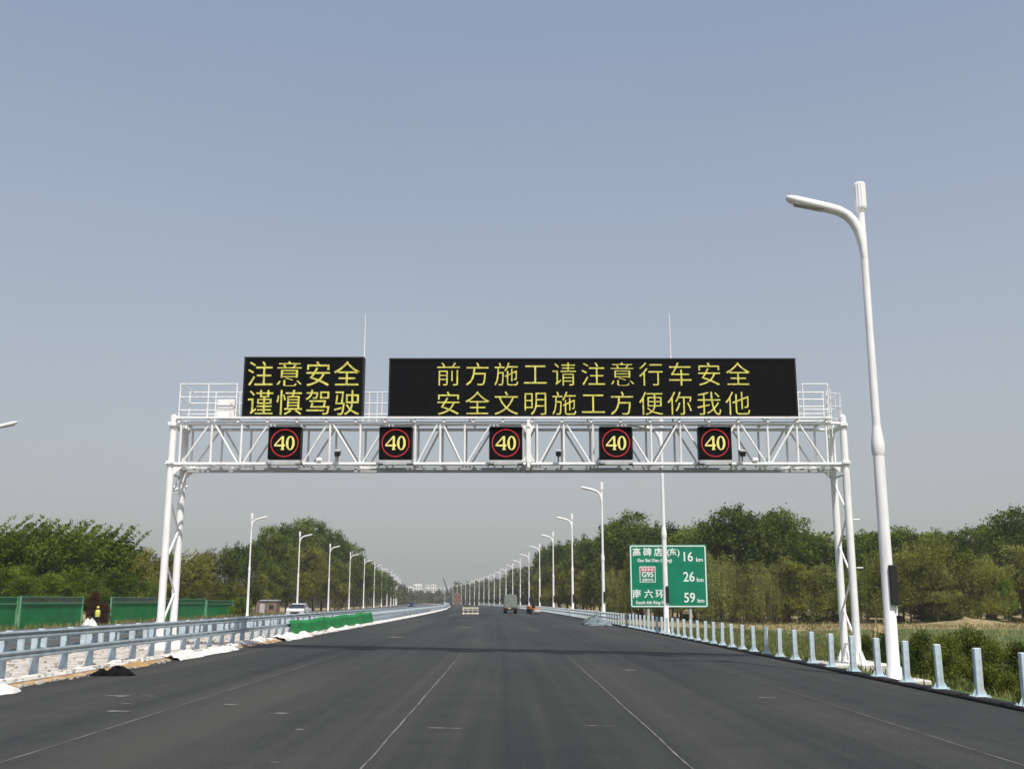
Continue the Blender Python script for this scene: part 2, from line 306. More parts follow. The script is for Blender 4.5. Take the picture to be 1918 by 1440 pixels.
def link(name, me, m, parent=None, loc=None):
    if m is not None and len(me.materials) == 0: me.materials.append(m)
    o = bpy.data.objects.new(name, me); COL.objects.link(o)
    if parent: o.parent = parent
    if loc is not None: o.location = loc
    return o
def tag(o, label=None, cat=None, group=None, kind=None):
    if label: o['label'] = label
    if cat: o['category'] = cat
    if group: o['group'] = group
    if kind: o['kind'] = kind
    return o
def thing(name, loc, label, cat, group=None, rz=0):
    o = bpy.data.objects.new(name, None); COL.objects.link(o); o.location = loc; o.rotation_euler = (0, 0, rz)
    o.empty_display_size = 0.3
    return tag(o, label, cat, group)
def kids(o): return [c for c in bpy.data.objects if c.parent == o]
def copy_tree(o, parent=None, tree=None):
    c = o.copy(); COL.objects.link(c); c.parent = parent
    for ch in list(o.children): copy_tree(ch, c)
    return c
def smoothed(o, ang=40):
    me = o.data; me.polygons.foreach_set('use_smooth', [True] * len(me.polygons))
    try: me.set_sharp_from_angle(angle=math.radians(ang))
    except Exception: pass
    return o

# text -> mesh
_tc = bpy.data.curves.new('tmp', 'FONT'); _to = bpy.data.objects.new('tmp', _tc); COL.objects.link(_to)
def glyphs(body, size, offset=0.0, extrude=0.004):
    _tc.body = body; _tc.size = size; _tc.offset = offset; _tc.extrude = extrude; _tc.resolution_u = 3
    dg = bpy.context.evaluated_depsgraph_get(); dg.update()
    me = bpy.data.meshes.new_from_object(_to.evaluated_get(dg))
    vs = [v.co.copy() for v in me.vertices]; fs = [tuple(p.vertices) for p in me.polygons]
    bpy.data.meshes.remove(me); return vs, fs
def text(mb, body, size, x, y, z, sx=1.0, offset=0.0, align='L'):
    """upright text facing -Y at world/local point"""
    vs, fs = glyphs(body, size, offset)
    if not vs: return 0
    x0 = min(v.x for v in vs); x1 = max(v.x for v in vs)
    dx = {'L': 0, 'C': -(x0 + x1) / 2, 'R': -x1}[align]
    mb.add([(x + (v.x + dx) * sx, y - v.z, z + v.y) for v in vs], fs); return (x1 - x0) * sx

# ------------------------------------------------------------------ ground, roads
def strip(name, us, ss, zf, m, uvon=True, thick=False):
    mb = MB(); mb.uv = []
    for s in ss:
        for u in us:
            mb.v.append(tuple(R(u, s, zf(u, s)))); mb.uv.append((u, s))
    n = len(us)
    for k in range(len(ss) - 1):
        for i in range(n - 1): mb.f.append((k * n + i, k * n + i + 1, (k + 1) * n + i + 1, (k + 1) * n + i))
    return mb.build(name, m)
SS = [-60, -30, -10] + [i * 5 for i in range(0, 40)] + [200 + i * 15 for i in range(0, 40)] + [800 + i * 50 for i in range(0, 12)] + [1500, 2000, 2600]
SS2 = [s for s in SS if s <= 1400]
random.seed(3)
gus = [-3000, -1200, -500, -200, -120, -70, -60, -48, -42, -36.5, -34.6, -24, -14.0, -13.6, -12, -10.2, -9.7, 0, 9.9, 10.8, 12.2, 14, 15.5, 19, 24, 30, 40, 60, 120, 300, 1000, 3000]
def gz(u, s):
    z = ground(u)
    if -34.6 <= u <= -14.0: return z - 0.06
    if -9.8 <= u <= 9.9: return z - 0.10
    if u > 16 or u < -40: z += 0.12 * math.sin(u * 0.37 + s * 0.11) * math.sin(s * 0.07)
    return z
tag(strip('ground', gus, SS, gz, M['ground']), kind='structure')
tag(strip('road', [-9.75, -5, 0, 5, 9.45], SS2, lambda u, s: road_z(u), M['asphalt']), kind='structure')
tag(strip('opposite_road', [-34.2, -28, -20, -14.1], SS2, lambda u, s: opp_z(u), M['asphalt_old']), kind='structure')
fine = [2 + i * 1.0 for i in range(37)]
for u0 in (-5.45, -1.60, 2.05, 6.15):
    rr = random.Random(u0)
    jit = [rr.uniform(-0.008, 0.008) for _ in fine]
    mb = MB()
    for i, s in enumerate(fine):
        ww = 0.013 if s < 30 else 0.013 - 0.0012 * (s - 30)
        for q in (-ww, ww): mb.v.append(tuple(R(u0 + q + jit[i], s, road_z(u0) + 0.005)))
    for k in range(len(fine) - 1): mb.f.append((2 * k, 2 * k + 1, 2 * k + 3, 2 * k + 2))
    tag(mb.build('road_marking', M['chalk']), kind='structure')
# chalk scuffs on the asphalt
mb = MB(); rr = random.Random(8)
for (u, s, wd, dp) in [(-0.95, 15.7, .34, .05), (1.35, 16.4, .30, .04), (-7.0, 19.5, .24, .16), (-6.5, 19.6, .16, .08), (-6.1, 17.0, .2, .10), (-4.7, 18.4, .14, .09), (-3.6, 17.2, .20, .10),
                       (-2.9, 15.2, .1, .07), (-2.6, 12.2, .06, .05), (-6.4, 18.2, .12, .05), (-5.3, 52, .5, .5), (-2.6, 74, .5, .7), (3.4, 30, .2, .2), (5.2, 22, .2, .1)]:
    pts = []
    for i in range(9):
        a = 2 * math.pi * i / 9; k = rr.uniform(.6, 1.1); pts.append(R(u + wd * k * math.cos(a), s + dp * k * math.sin(a), road_z(u + wd * k * math.cos(a)) + 0.006))
    mb.add(pts, [tuple(range(9))])
tag(mb.build('road_scuff_marks', M['chalkspot']), kind='structure')
# kerbs
def extr(name, prof, ss, zf, m, parent=None, closed=True, seed=None, amp=0.0, smooth=False):
    rr = random.Random(seed or 1); secs = []
    for s in ss:
        secs.append([R(u + (rr.uniform(-amp, amp) if amp else 0), s, zf + z + (rr.uniform(-amp, amp) * .6 if amp else 0)) for (u, z) in prof])
    mb = MB(); mb.sweep(None, secs, closed=closed)
    return mb.build(name, m, parent, smooth=smooth)
LS = [5 + i * 2 for i in range(100)] + [210 + i * 10 for i in range(40)]
tag(extr('median_kerb', [(-9.95, 0), (-9.62, 0), (-9.60, 0.26), (-9.66, 0.30), (-9.95, 0.31)], LS, 0.0, M['kerb']), kind='structure')
tag(extr('edge_kerb', [(9.45, -0.5), (9.78, -0.5), (9.78, -0.14), (9.74, -0.11), (9.49, -0.11), (9.45, -0.14)], LS, 0.0, M['kerbblack']), kind='structure')
# orange soil spill + crumpled sheeting beside the median
rr = random.Random(5)
mb = MB(); ss = [18 + i * 0.25 for i in range(170)]
secs = []
for i, s in enumerate(ss):
    wd = 0.16 + 0.18 * max(0, math.sin(s * 0.75)) * (0.6 + 0.4 * math.sin(s * 2.1)) + rr.uniform(-.03, .03)
    secs.append([R(-9.64, s, 0.19), R(-9.60 + wd * 0.1, s, 0.19 + 0.10 * wd * 3), R(-9.60 + wd * 0.6, s, 0.20 + wd * 0.15), R(-9.60 + wd, s, 0.185)])
mb.sweep(None, secs, closed=False); tag(mb.build('soil', M['soil']), 'strip of orange soil spilled along the median kerb on the left', 'soil', kind='stuff')
def crumple(name, s0, s1, step, u0, wid, h, z0, m, seed):
    rr = random.Random(seed); n = 9; vs = []; fs = []; k = 0; s = s0
    while s <= s1:
        env = 0.35 + 0.65 * max(0.0, math.sin(s * 1.7 + seed) * math.sin(s * 0.61)) + rr.uniform(0, .3)
        for i in range(n):
            t = i / (n - 1); hh = math.sin(math.pi * t) * h * env * rr.uniform(0.5, 1.25)
            vs.append(R(u0 + (t - 0.5) * wid * (0.7 + 0.5 * env) + rr.uniform(-.02, .02), s + rr.uniform(-.05, .05), z0 + hh + (0.0 if 0 < i < n - 1 else -0.03)))
        k += 1; s += step
    for a in range(k - 1):
        for i in range(n - 1): fs.append((a * n + i, a * n + i + 1, (a + 1) * n + i + 1, (a + 1) * n + i))
    mb = MB(); mb.add(vs, fs); return mb.build(name, m)
for k, (a, b, u0, wd, h) in enumerate([(17.5, 20.2, -9.35, .75, .16), (20.4, 30, -9.86, .45, .16), (30.2, 37, -9.55, .75, .20), (37.5, 44.5, -9.8, .55, .24), (44.8, 51, -9.6, .85, .26)]):
    tag(crumple('plastic_sheeting', a, b, 0.16, u0, wd, h, 0.2, M['sheet'], k + 2),
        ['crumpled white sheeting spilling onto the asphalt at the left frame edge', 'narrow crumpled white sheeting on the kerb beside the black bag',
         'white sheeting bulging past the kerb just beyond the black bag', 'thin run of white sheeting below the left gantry leg',
         'tallest heap of white sheeting, touching the near end of the green netting'][k], 'plastic sheet', 'crumpled white sheeting along the median kerb')
tag(crumple('plastic_sheeting', 51.5, 240, 0.7, -9.55, .5, .22, 0.15, M['sheet'], 11), 'long white sheeting bank running far along the median kerb past the netting', 'plastic sheet', 'crumpled white sheeting along the median kerb')

# ------------------------------------------------------------------ guard rails
WB = [(-0.02, 0.085), (0.035, 0.078), (0.055, 0.05), (0.045, 0.02), (0.025, 0.0), (0.045, -0.02), (0.055, -0.05), (0.035, -0.078), (-0.02, -0.085)]
def wbeam(name, u, z, side, ss, parent, m):
    prof = [(u + side * a, z + b) for a, b in WB] + [(u + side * (a - 0.012), z + b * 0.97) for a, b in reversed(WB)]
    o = extr(name, prof, ss, 0, m, parent); return smoothed(o, 50)
def gpost(u, s, z0, h, name, parent, m, w=0.13):
    mb = MB(); mb.box(R(u, s, z0 + h / 2), (w, w, h), b=0.012); mb.box(R(u, s, z0 + 0.012), (w * 1.9, w * 1.9, 0.024)); return mb.build(name, m, parent)
RS = [10 + i * 4 for i in range(60)] + [255 + i * 12 for i in range(26)]
g = thing('guardrail', (0, 0, 0), 'grey double-beam steel guardrail along our side of the median, nearest the asphalt', 'guardrail', 'median guardrails')
for z in (1.13, 0.74): wbeam('rail_beam', -9.94, z - 0.0, 1, RS, g, M['galv'])
for i in range(100):
    s = 14 + i * 1.5
    mb = MB(); mb.box(R(-10.1, s, 0.70), (0.15, 0.15, 0.98), b=0.012); mb.build('rail_post', M['post'], g)
    if i < 60:
        for z in ((1.13, 0.74) if i < 50 else ()):
            mb = MB(); mb.box(R(-9.995, s, z), (0.07, 0.22, 0.20), b=0.01); mb.build('spacer_block', M['post'], g)
mb = MB()
for i in range(90): mb.box(R(-10.1, 166 + i * 4, 0.70), (0.13, 0.13, 0.98))
tag(mb.build('rail_post', M['post'], g), kind='stuff')
g = thing('guardrail', (0, 0, 0), 'second grey guardrail on the far edge of the median, seen behind the nearer one', 'guardrail', 'median guardrails')
for z in (0.76, 0.44): wbeam('rail_beam', -13.95, z, -1, RS, g, M['galv'])
for i in range(100):
    s = 23 + i * 1.5
    mb = MB(); mb.box(R(-13.8, s, 0.52), (0.15, 0.15, 0.62), b=0.012); mb.build('rail_post', M['post'], g)
# right side: posts waiting for their beam
ORD = ['nearest', 'second nearest', 'third nearest', 'fourth nearest', 'fifth nearest', 'sixth nearest', 'seventh nearest', 'eighth nearest', 'ninth nearest', 'tenth nearest',
       'eleventh nearest', 'twelfth nearest', 'thirteenth nearest', 'fourteenth nearest', 'fifteenth nearest', 'sixteenth nearest', 'seventeenth nearest', 'eighteenth nearest', 'nineteenth nearest', 'twentieth nearest'] + ['twenty-%s nearest' % q for q in ('first', 'second', 'third', 'fourth', 'fifth', 'sixth', 'seventh', 'eighth', 'ninth')] + ['thirtieth nearest', 'thirty-first nearest', 'thirty-second nearest', 'thirty-third nearest', 'farthest and smallest']
def bare_post():
    t = thing('guardrail_post', (0, 0, 0), 'x', 'post', 'bare guardrail posts along the right road edge')
    mb = MB(); mb.box((0, 0, 0.49), (0.145, 0.13, 0.98), b=0.012); mb.build('post_shaft', M['post'], t)
    mb = MB(); mb.box((0, 0, 0.01), (0.34, 0.32, 0.02))
    for sx_ in (-1, 1):
        mb.add([(sx_ * 0.07, -0.006, 0.02), (sx_ * 0.07, 0.006, 0.02), (sx_ * 0.165, 0.006, 0.02), (sx_ * 0.165, -0.006, 0.02), (sx_ * 0.07, -0.006, 0.20), (sx_ * 0.07, 0.006, 0.20)],
               [(0, 3, 4), (1, 5, 2), (3, 2, 5, 4), (0, 1, 2, 3), (0, 4, 5, 1)])
        mb.box((sx_ * 0.13, -0.12, 0.035), (0.035, 0.035, 0.03)); mb.box((sx_ * 0.13, 0.12, 0.035), (0.035, 0.035, 0.03))
    mb.build('base_plate', M['post'], t)
    return t
P0 = bare_post(); first = True
rr = random.Random(17)
for i in range(34):
    s = 20.4 + i * 2.0
    o = P0 if first else copy_tree(P0); first = False
    o.location = R(9.70, s, -0.125); o.rotation_euler = (rr.uniform(-.015, .015), rr.uniform(-.02, .02), rr.uniform(-.05, .05))
    if i < 34: o['label'] = ORD[i] + ' pale blue guardrail post in the row on the right road edge'
    else: o['label'] = 'small pale blue guardrail post far along the right row, before the finished rail'
g = thing('guardrail', (0, 0, 0), 'finished white-grey guardrail further along the right road edge, past the bare posts', 'guardrail')
RS2 = [88 + i * 4 for i in range(40)] + [250 + i * 12 for i in range(26)]
for z in (0.72, 0.36): wbeam('rail_beam', 9.56, z, -1, RS2, g, M['sheet'])
for i in range(100):
    mb = MB(); mb.box(R(9.7, 88 + i * 2.0, 0.36), (0.14, 0.13, 1.0)); mb.build('rail_post', M['post'], g)
mb = MB()
for i in range(70): mb.box(R(9.7, 288 + i * 4, 0.36), (0.14, 0.13, 1.0))
tag(mb.build('rail_post', M['post'], g), kind='stuff')
# concrete footings at the right edge
def footing(name, X, D, dx, dy, z0, z1, label, rz=0.0, m='kerb'):
    mb = MB(); mb.box((0, 0, (z1 - z0) / 2), (dx, dy, z1 - z0), b=0.02)
    o = mb.build(name, M[m]); o.location = (X, D, z0); o.rotation_euler = (0, 0, rz); return tag(o, label, 'footing')

rr = random.Random(31); mb = MB()
for i in range(1500):
    s = 15 + 60 * rr.random() ** 1.3; u = rr.choice([rr.uniform(-13.5, -9.7), rr.gauss(-9.5, .12)]); z = max(road_z(u), .18) if u > -9.6 else (.29 if u < -9.95 else .31); k = rr.uniform(.012, .045)
    if -9.97 < u < -9.58: z = .30
    p = R(u, s, z + k * .3); vs = [p + Vector((rr.uniform(.6, 1.2) * k * a, rr.uniform(.6, 1.2) * k * b, rr.uniform(.4, .9) * k * c)) for c in (-1, 1) for a, b in ((-1, -1), (1, -1), (1, 1), (-1, 1))]
    mb.add(vs, [(3, 2, 1, 0), (4, 5, 6, 7), (0, 1, 5, 4), (1, 2, 6, 5), (2, 3, 7, 6), (3, 0, 4, 7)])
tag(mb.build('gravel', M['concrete']), 'loose grey gravel scattered along the median and kerb', 'gravel', kind='stuff')
# green netting hung on the guard rail
mb = MB(); secs = []; rr = random.Random(4)
for i in range(60):
    s = 48.5 + i * 0.52
    top = 0.92 + 0.03 * math.sin(s * .8) + 0.12 * (s - 48) / 30 + rr.uniform(-.01, .01); bot = 0.27 + 0.05 * math.sin(s * 0.5) + rr.uniform(-.02, .02)
    secs.append([R(-9.76 + 0.02 * math.sin(s * 1.9 + j * .5) + (-0.08 if j == 0 else 0) + rr.uniform(-.01, .01) + j * 0.02, s, top + (bot - top) * j / 5) for j in range(6)])
mb.sweep(None, secs, closed=False)
tag(mb.build('netting', M['net']), 'bright green netting draped along the median guardrail beyond the gantry', 'netting')

# ------------------------------------------------------------------ street lamps
def make_lamp():
    t = thing('street_lamp', (0, 0, 0), 'x', 'street lamp')
    mb = MB(); n = 16
    mb.lathe([(0.205, -0.3), (0.20, 0.3), (0.165, 0.35), (0.158, 3.0), (0.150, 5.9)], n=n); smoothed(mb.build('lower_pole', M['lampwhite'], t))
    mb = MB(); mb.lathe([(0.150, 5.9), (0.178, 6.0), (0.178, 6.25), (0.110, 6.75)], n=n); smoothed(mb.build('pole_collar', M['lampwhite'], t))
    mb = MB(); mb.lathe([(0.112, 6.70), (0.105, 9.0), (0.098, 12.1), (0.088, 12.98)], n=n); smoothed(mb.build('upper_pole', M['lampwhite'], t))
    # curved arm, flattened section, growing out of the pole then reaching to -X
    path = [(-0.01, 11.55, .10, .07), (-0.035, 12.0, .13, .10), (-0.11, 12.38, .14, .115), (-0.25, 12.68, .15, .12), (-0.42, 12.87, .15, .12), (-0.65, 13.0, .155, .12), (-0.95, 13.09, .16, .12), (-1.5, 13.22, .17, .12), (-1.90, 13.32, .17, .11), (-2.06, 13.37, .15, .08), (-2.14, 13.41, .08, .03)]
    secs = []
    for k, (x, z, hw, hh) in enumerate(path):
        a = path[max(0, k - 1)]; b = path[min(len(path) - 1, k + 1)]
        d = Vector((b[0] - a[0], 0, b[1] - a[1])).normalized(); nn = Vector((-d.z, 0, d.x)); 
        if nn.z < 0 or (abs(nn.z) < .2 and nn.x > 0): nn = -nn
        nn = Vector((d.z, 0, -d.x)); c = Vector((x, 0, z)); sec = []
        for i in range(12):
            q = 2 * math.pi * i / 12; cx = math.copysign(abs(math.cos(q)) ** 0.6, math.cos(q)); sy = math.copysign(abs(math.sin(q)) ** 0.6, math.sin(q))
            sec.append(c + Vector((0, 1, 0)) * cx * hw + nn * sy * hh)
        secs.append(sec)
    mb = MB(); mb.sweep(None, secs); arm = smoothed(mb.build('lamp_arm', M['lampwhite'], t), 50)
    mb = MB()
    th = math.atan2(13.30 - 13.14, 0.75)
    mb.box((-1.50, 0, 13.105), (0.85, 0.26, 0.03), rot=Matrix.Rotation(0.20, 3, 'Y'), b=0.008); mb.build('lamp_lens', M['grey'], arm)
    mb = MB(); mb.lathe([(0.10, 12.95), (0.13, 13.02), (0.15, 13.05), (0.165, 13.10), (0.165, 13.80), (0.14, 13.85)], n=24, rib=0.10); mb.build('antenna_canister', M['lampwhite'], t)
    mb = MB(); mb.box((0.085, -0.15, 2.43), (0.20, 0.20, 1.04), b=0.015); mb.build('control_box', M['black'], t)
    mb = MB(); mb.box((0.15, -0.08, 1.78), (0.05, 0.06, 0.30)); mb.build('cable_conduit', M['lampwhite'], t)
    mb = MB(); mb.lathe([(0.30, -0.1), (0.30, 0.0), (0.21, 0.02)], n=n)
    for q in range(4):
        a = math.pi / 4 + q * math.pi / 2; mb.tube((0.24 * math.cos(a), 0.24 * math.sin(a), 0.0), (0.24 * math.cos(a), 0.24 * math.sin(a), 0.08), 0.02, n=6)
    mb.build('base_flange', M['lampwhite'], t)
    return t
L0 = make_lamp(); firstL = True
for side in ('R', 'L'):
    for k in range(0 if side == 'R' else 1, 26):
        s = 28.5 + 38.9 * k; u = 10.15 if side == 'R' else -34.0
        zb = -0.20 if side == 'R' else -0.14
        o = L0 if firstL else copy_tree(L0); firstL = False
        o.location = R(u, s, zb); o.rotation_euler = (0, 0, head(s) + (0 if side == 'R' else math.pi))
        o['group'] = 'street lamps along the right road edge' if side == 'R' else 'street lamps along the left road edge'
        if side == 'R':
            o['label'] = ['tallest white street lamp with a black box, right of the gantry', 'white street lamp whose pole crosses the green distance sign',
                          'white street lamp standing just left of the green distance sign', 'fourth nearest white lamp in the right row, second left of the green sign',
                          'fifth nearest white lamp in the right row', 'sixth nearest white lamp in the right row', 'seventh nearest white lamp in the right row', 'eighth nearest white lamp in the right row',
                          'ninth nearest white lamp in the right row', 'tenth nearest white lamp in the right row'][k] if k < 10 else 'tiny far-off white lamp crowded together at the end of the right row'
        else:
            o['label'] = {1: 'white lamp whose arm tip pokes in at the left frame edge', 2: 'white lamp hidden behind the left leg of the gantry', 3: 'tallest fully visible white lamp of the left row, beside the green hoarding end',
                          4: 'second white lamp right of the green hoarding, in the left row', 5: 'third white lamp right of the green hoarding, in the left row', 6: 'fourth white lamp right of the green hoarding, in the left row',
                          7: 'fifth white lamp right of the green hoarding, in the left row', 8: 'sixth white lamp right of the green hoarding, in the left row'}.get(k, 'tiny far-off white lamp crowded together at the end of the left row')
footing('lamp_footing', R(10.3, 28.5).x, 28.4, 1.15, 1.1, -0.75, -0.19, 'pale concrete footing under the tallest lamp at the right road edge')

# ------------------------------------------------------------------ gantry
GY = 35.5; GD = 1.35
ZT, ZB = 7.78, 6.38
gan = thing('sign_gantry', (-0.25, GY, 0), 'white lattice steel gantry spanning the road and carrying the message boards', 'gantry')
def gX(x, y=840, D=GY):        # column of the photograph measured on the truss front plane
    z = pz(y, D); zc = D * math.cos(TH) + (z - CH) * math.sin(TH); return (x - 959) * zc / F + 0.25
XL, XR = gX(331), gX(1558)
def part(name, mb, m, p=None, ang=40): return smoothed(mb.build(name, m, p or gan), ang)
CR = 0.125
for (x, lbl) in ((-11.38, 'left'), (11.62, 'right')):
    zb = 0.30 if x < 0 else -0.22
    for y in (0.0, GD):
        mb = MB(); mb.lathe([(CR * 1.04, zb), (CR, 1.5), (CR * .96, 8.02), (CR * 0.3, 8.10)], c=(x, y, 0), n=16)
        col = part('column', mb, M['white'])
        mb = MB(); mb.box((x, y, zb + 0.02), (0.62, 0.62, 0.04)); 
        for q in range(8):
            a = q * math.pi / 4 + .2; dx, dy = math.cos(a), math.sin(a)
            mb.add([(x + dx * .14 - dy * .008, y + dy * .14 + dx * .008, zb + .04), (x + dx * .14 + dy * .008, y + dy * .14 - dx * .008, zb + .04), (x + dx * .29, y + dy * .29, zb + .04), (x + dx * .15 - dy * .008, y + dy * .15 + dx * .008, zb + .42), (x + dx * .15 + dy * .008, y + dy * .15 - dx * .008, zb + .42)],
                   [(0, 2, 3), (1, 4, 2), (3, 2, 4)])
        mb.build('base_plate', M['white'], gan)
    # zig-zag lacing between front and rear columns
    zz = zb + 0.75; up = True
    while zz < 5.7:
        z2 = zz + 1.05
        mb = MB(); mb.tube((x, 0.1 if up else GD - 0.1, zz), (x, GD - 0.1 if up else 0.1, z2), 0.035, n=8); part('lacing_bar', mb, M['white'])
        zz = z2; up = not up
    for z in (0.62 + zb, 6.05):
        mb = MB(); mb.tube((x, 0.1, z), (x, GD - 0.1, z), 0.04, n=8); part('lacing_bar', mb, M['white'])
    sg = 1 if x < 0 else -1
    for y in (0.0, GD):      # haunch brackets under the beam ends
        mb = MB(); mb.add([(x + sg * .11, y - .015, 6.02), (x + sg * .11, y - .015, 6.3), (x + sg * .42, y - .015, 6.3), (x + sg * .11, y + .015, 6.02), (x + sg * .11, y + .015, 6.3), (x + sg * .42, y + .015, 6.3)],
                          [(0, 2, 1), (3, 4, 5), (0, 3, 5, 2), (0, 1, 4, 3), (1, 2, 5, 4)]); mb.build('haunch_bracket', M['white'], gan)
    for z in (6.42, 7.72):   # stub beams tying columns to the truss
        mb = MB(); mb.box((x, GD / 2, z), (0.26, GD + 0.36, 0.10), b=.01); mb.build('end_crossbeam', M['white'], gan)
CHR = 0.052
for y in (0.0, GD):
    mb = MB(); mb.tube((XL - .35, y, ZT), (XR + .35, y, ZT), CHR, n=10); part('top_chord', mb, M['white'])
    mb = MB(); mb.tube((XL - .35, y, ZB), (XR + .35, y, ZB), CHR + .008, n=10); part('bottom_chord', mb, M['white'])
mb = MB(); mb.box(((XL + XR) / 2, -0.10, ZT + 0.185), (XR - XL + .1, 0.09, 0.065), b=.008); mb.build('deck_edge_rail', M['white'], gan)
mb = MB(); mb.box(((XL + XR) / 2, GD + 0.05, ZT + 0.20), (XR - XL + .1, 0.07, 0.07), b=.008); mb.build('deck_edge_rail', M['white'], gan)
nodesL = [(337, 0), (395, 1), (451, 0), (506, 1), (563, 0), (617, 1), (674, 0), (728, 1), (777, 0), (824, 1), (870, 0), (925, 1), (978, 0)]
nodesR = [(1006, 0), (1056, 1), (1111, 0), (1165, 1), (1220, 0), (1275, 1), (1329, 0), (1384, 1), (1439, 0), (1494, 1), (1549, 0)]
for y in (0.0, GD):
    for nodes in (nodesL, nodesR):
        for i, (x, t) in enumerate(nodes):
            X = gX(x)
            mb = MB(); mb.tube((X, y, ZB), (X, y, ZT), 0.040, n=8); part('vertical_brace', mb, M['white'])
            if i:
                x0, t0 = nodes[i - 1]; X0 = gX(x0)
                a = 0.09; mb = MB(); mb.tube((X0 + a, y, ZT - .02 if t0 else ZB + .02), (X - a, y, ZT - .02 if t else ZB + .02), 0.036, n=8); part('diagonal_brace', mb, M['white'])
    # bolted splice near mid span
    Xs = gX(990); mb = MB()
    mb.box((Xs, y, (ZT + ZB) / 2), (0.16, 0.20, ZT - ZB - .06), b=.01)
    for z in (ZT, ZB): mb.lathe([(0.13, -0.04), (0.13, 0.04)], c=(0, 0, 0), n=4) if False else mb.box((Xs, y, z), (0.10, 0.26, 0.26))
    for z, q in ((ZT - .14, 1), (ZB + .14, -1)):
        mb.add([(Xs - .22, y - .05, z + q * .07), (Xs + .22, y - .05, z + q * .07), (Xs + .08, y - .05, z - q * .22), (Xs - .08, y - .05, z - q * .22),
                (Xs - .22, y + .05, z + q * .07), (Xs + .22, y + .05, z + q * .07), (Xs + .08, y + .05, z - q * .22), (Xs - .08, y + .05, z - q * .22)],
               [(0, 1, 2, 3), (7, 6, 5, 4), (0, 3, 7, 4), (1, 5, 6, 2), (0, 4, 5, 1), (2, 6, 7, 3)])
    mb.build('splice_flange', M['white'], gan)
# deck stubs and cross members
xs = [337 + i * 55.0 for i in range(23)]
for i, x in enumerate(xs):
    X = gX(x, 790); mb = MB(); mb.box((X, -0.075, ZT + .09), (0.075, 0.05, 0.13)); mb.build('deck_stub', M['white'], gan)
    mb = MB(); mb.box((X, GD / 2, ZT + 0.10), (0.06, GD + .1, 0.06)); mb.build('deck_joist', M['white'], gan)
    mb = MB(); mb.tube((X, 0.05, ZB - .0), (X, GD - .05, ZB), 0.035, n=6); mb.build('bottom_cross_member', M['white'], gan)
for a, b in ((XL, gX(706)), (gX(706) + .01, gX(1480)),):
    pass
mb = MB(); mb.box(((XL + XR) / 2, GD - .40, ZT + 0.155), (XR - XL, 0.72, 0.028)); mb.build('walkway_deck', M['grey'], gan)
mb = MB(); mb.box(((XL + XR) / 2, GD - .14, ZB - .09), (XR - XL, 0.20, 0.10)); mb.box(((XL + XR) / 2, 0.55, ZB - .10), (XR - XL, 0.10, 0.06)); mb.build('cable_tray', M['grey'], gan)
# railings
def railing(x0, x1, posts, y, zt, n_r, dz, seg):
    r = MB()
    for k in range(n_r): r.tube((x0, y, zt - k * dz), (x1, y, zt - k * dz), 0.022, n=6)
    for p in posts: r.tube((p, y, ZT + .2), (p, y, zt), 0.024, n=6)
    return r.build('handrail', M['white'], gan)
zt = 9.15
def gd(x, y, dd): return gX(x, y, GY + dd) 
railing(gX(338, 750), gX(446, 750), [gX(338, 750), gX(391, 750), gX(444, 750)], -0.08, zt, 3, 0.46, 0)
railing(gd(352, 760, GD), gd(448, 760, GD), [gd(354, 760, GD), gd(403, 760, GD)], GD + .05, zt - .0, 3, 0.40, 0)
railing(gd(448, 760, GD), gd(1490, 760, GD), [gd(x, 760, GD) for x in (448, 500, 555, 610, 665, 691, 706, 715, 770, 880, 990, 1100, 1210, 1320, 1430, 1490)], GD + .05, zt, 3, 0.40, 0)
mb = MB()
for x_ in (gX(338, 750),):
    for z in (zt, zt - .46, zt - .92): mb.tube((x_, -0.08, z), (x_, GD + .05, z), 0.02, n=6)
mb.build('handrail', M['white'], gan)
railing(gX(1502, 750), gX(1551, 750), [gX(1503, 750), gX(1550, 750)], -0.08, zt, 2, 0.9, 0)
railing(gd(1490, 760, GD), gd(1545, 760, GD), [gd(1496, 760, GD), gd(1543, 760, GD)], GD + .05, zt, 5, 0.26, 0)
# caged ladder at the right end
mb = MB(); lx = gX(1562, 780)
for yy in (0.45, 0.85): mb.tube((lx + .05, yy, 6.1), (lx + .05, yy, 9.1), 0.022, n=6)
for k in range(10): mb.tube((lx + .05, .45, 6.2 + k * .3), (lx + .05, .85, 6.2 + k * .3), 0.014, n=6)
mb.build('ladder', M['white'], gan)
mb = MB()
for z in (8.0, 8.45, 8.9):
    pts = [(lx + .05 + .42 * math.sin(a), .65 - .36 * math.cos(a), z) for a in [math.pi * i / 8 for i in range(9)]]
    for a, b in zip(pts, pts[1:]): mb.tube(a, b, 0.014, n=5, cap=False)
for a in (0.8, 1.57, 2.3): mb.tube((lx + .05 + .42 * math.sin(a), .65 - .36 * math.cos(a), 8.0), (lx + .05 + .42 * math.sin(a), .65 - .36 * math.cos(a), 8.95), .012, n=5)
mb.build('ladder_cage', M['white'], gan)
for x, z in ((11.87, 4.5), (11.87, 2.9)):    # little step pegs on the right column
    mb = MB(); mb.tube((x - .1, 0, z), (x + .12, 0, z), 0.02, n=6); mb.build('step_peg', M['white'], gan)
for x in (677, 1262):
    X = gX(x, 660); mb = MB(); mb.tube((X, .72, ZT + .17), (X, .72, 10.3), 0.03, n=8); mb.tube((X, .72, 10.3), (X, .72, pz(588, GY + .7)), 0.022, 0.012, n=8); part('lightning_rod', mb, M['lampwhite'])

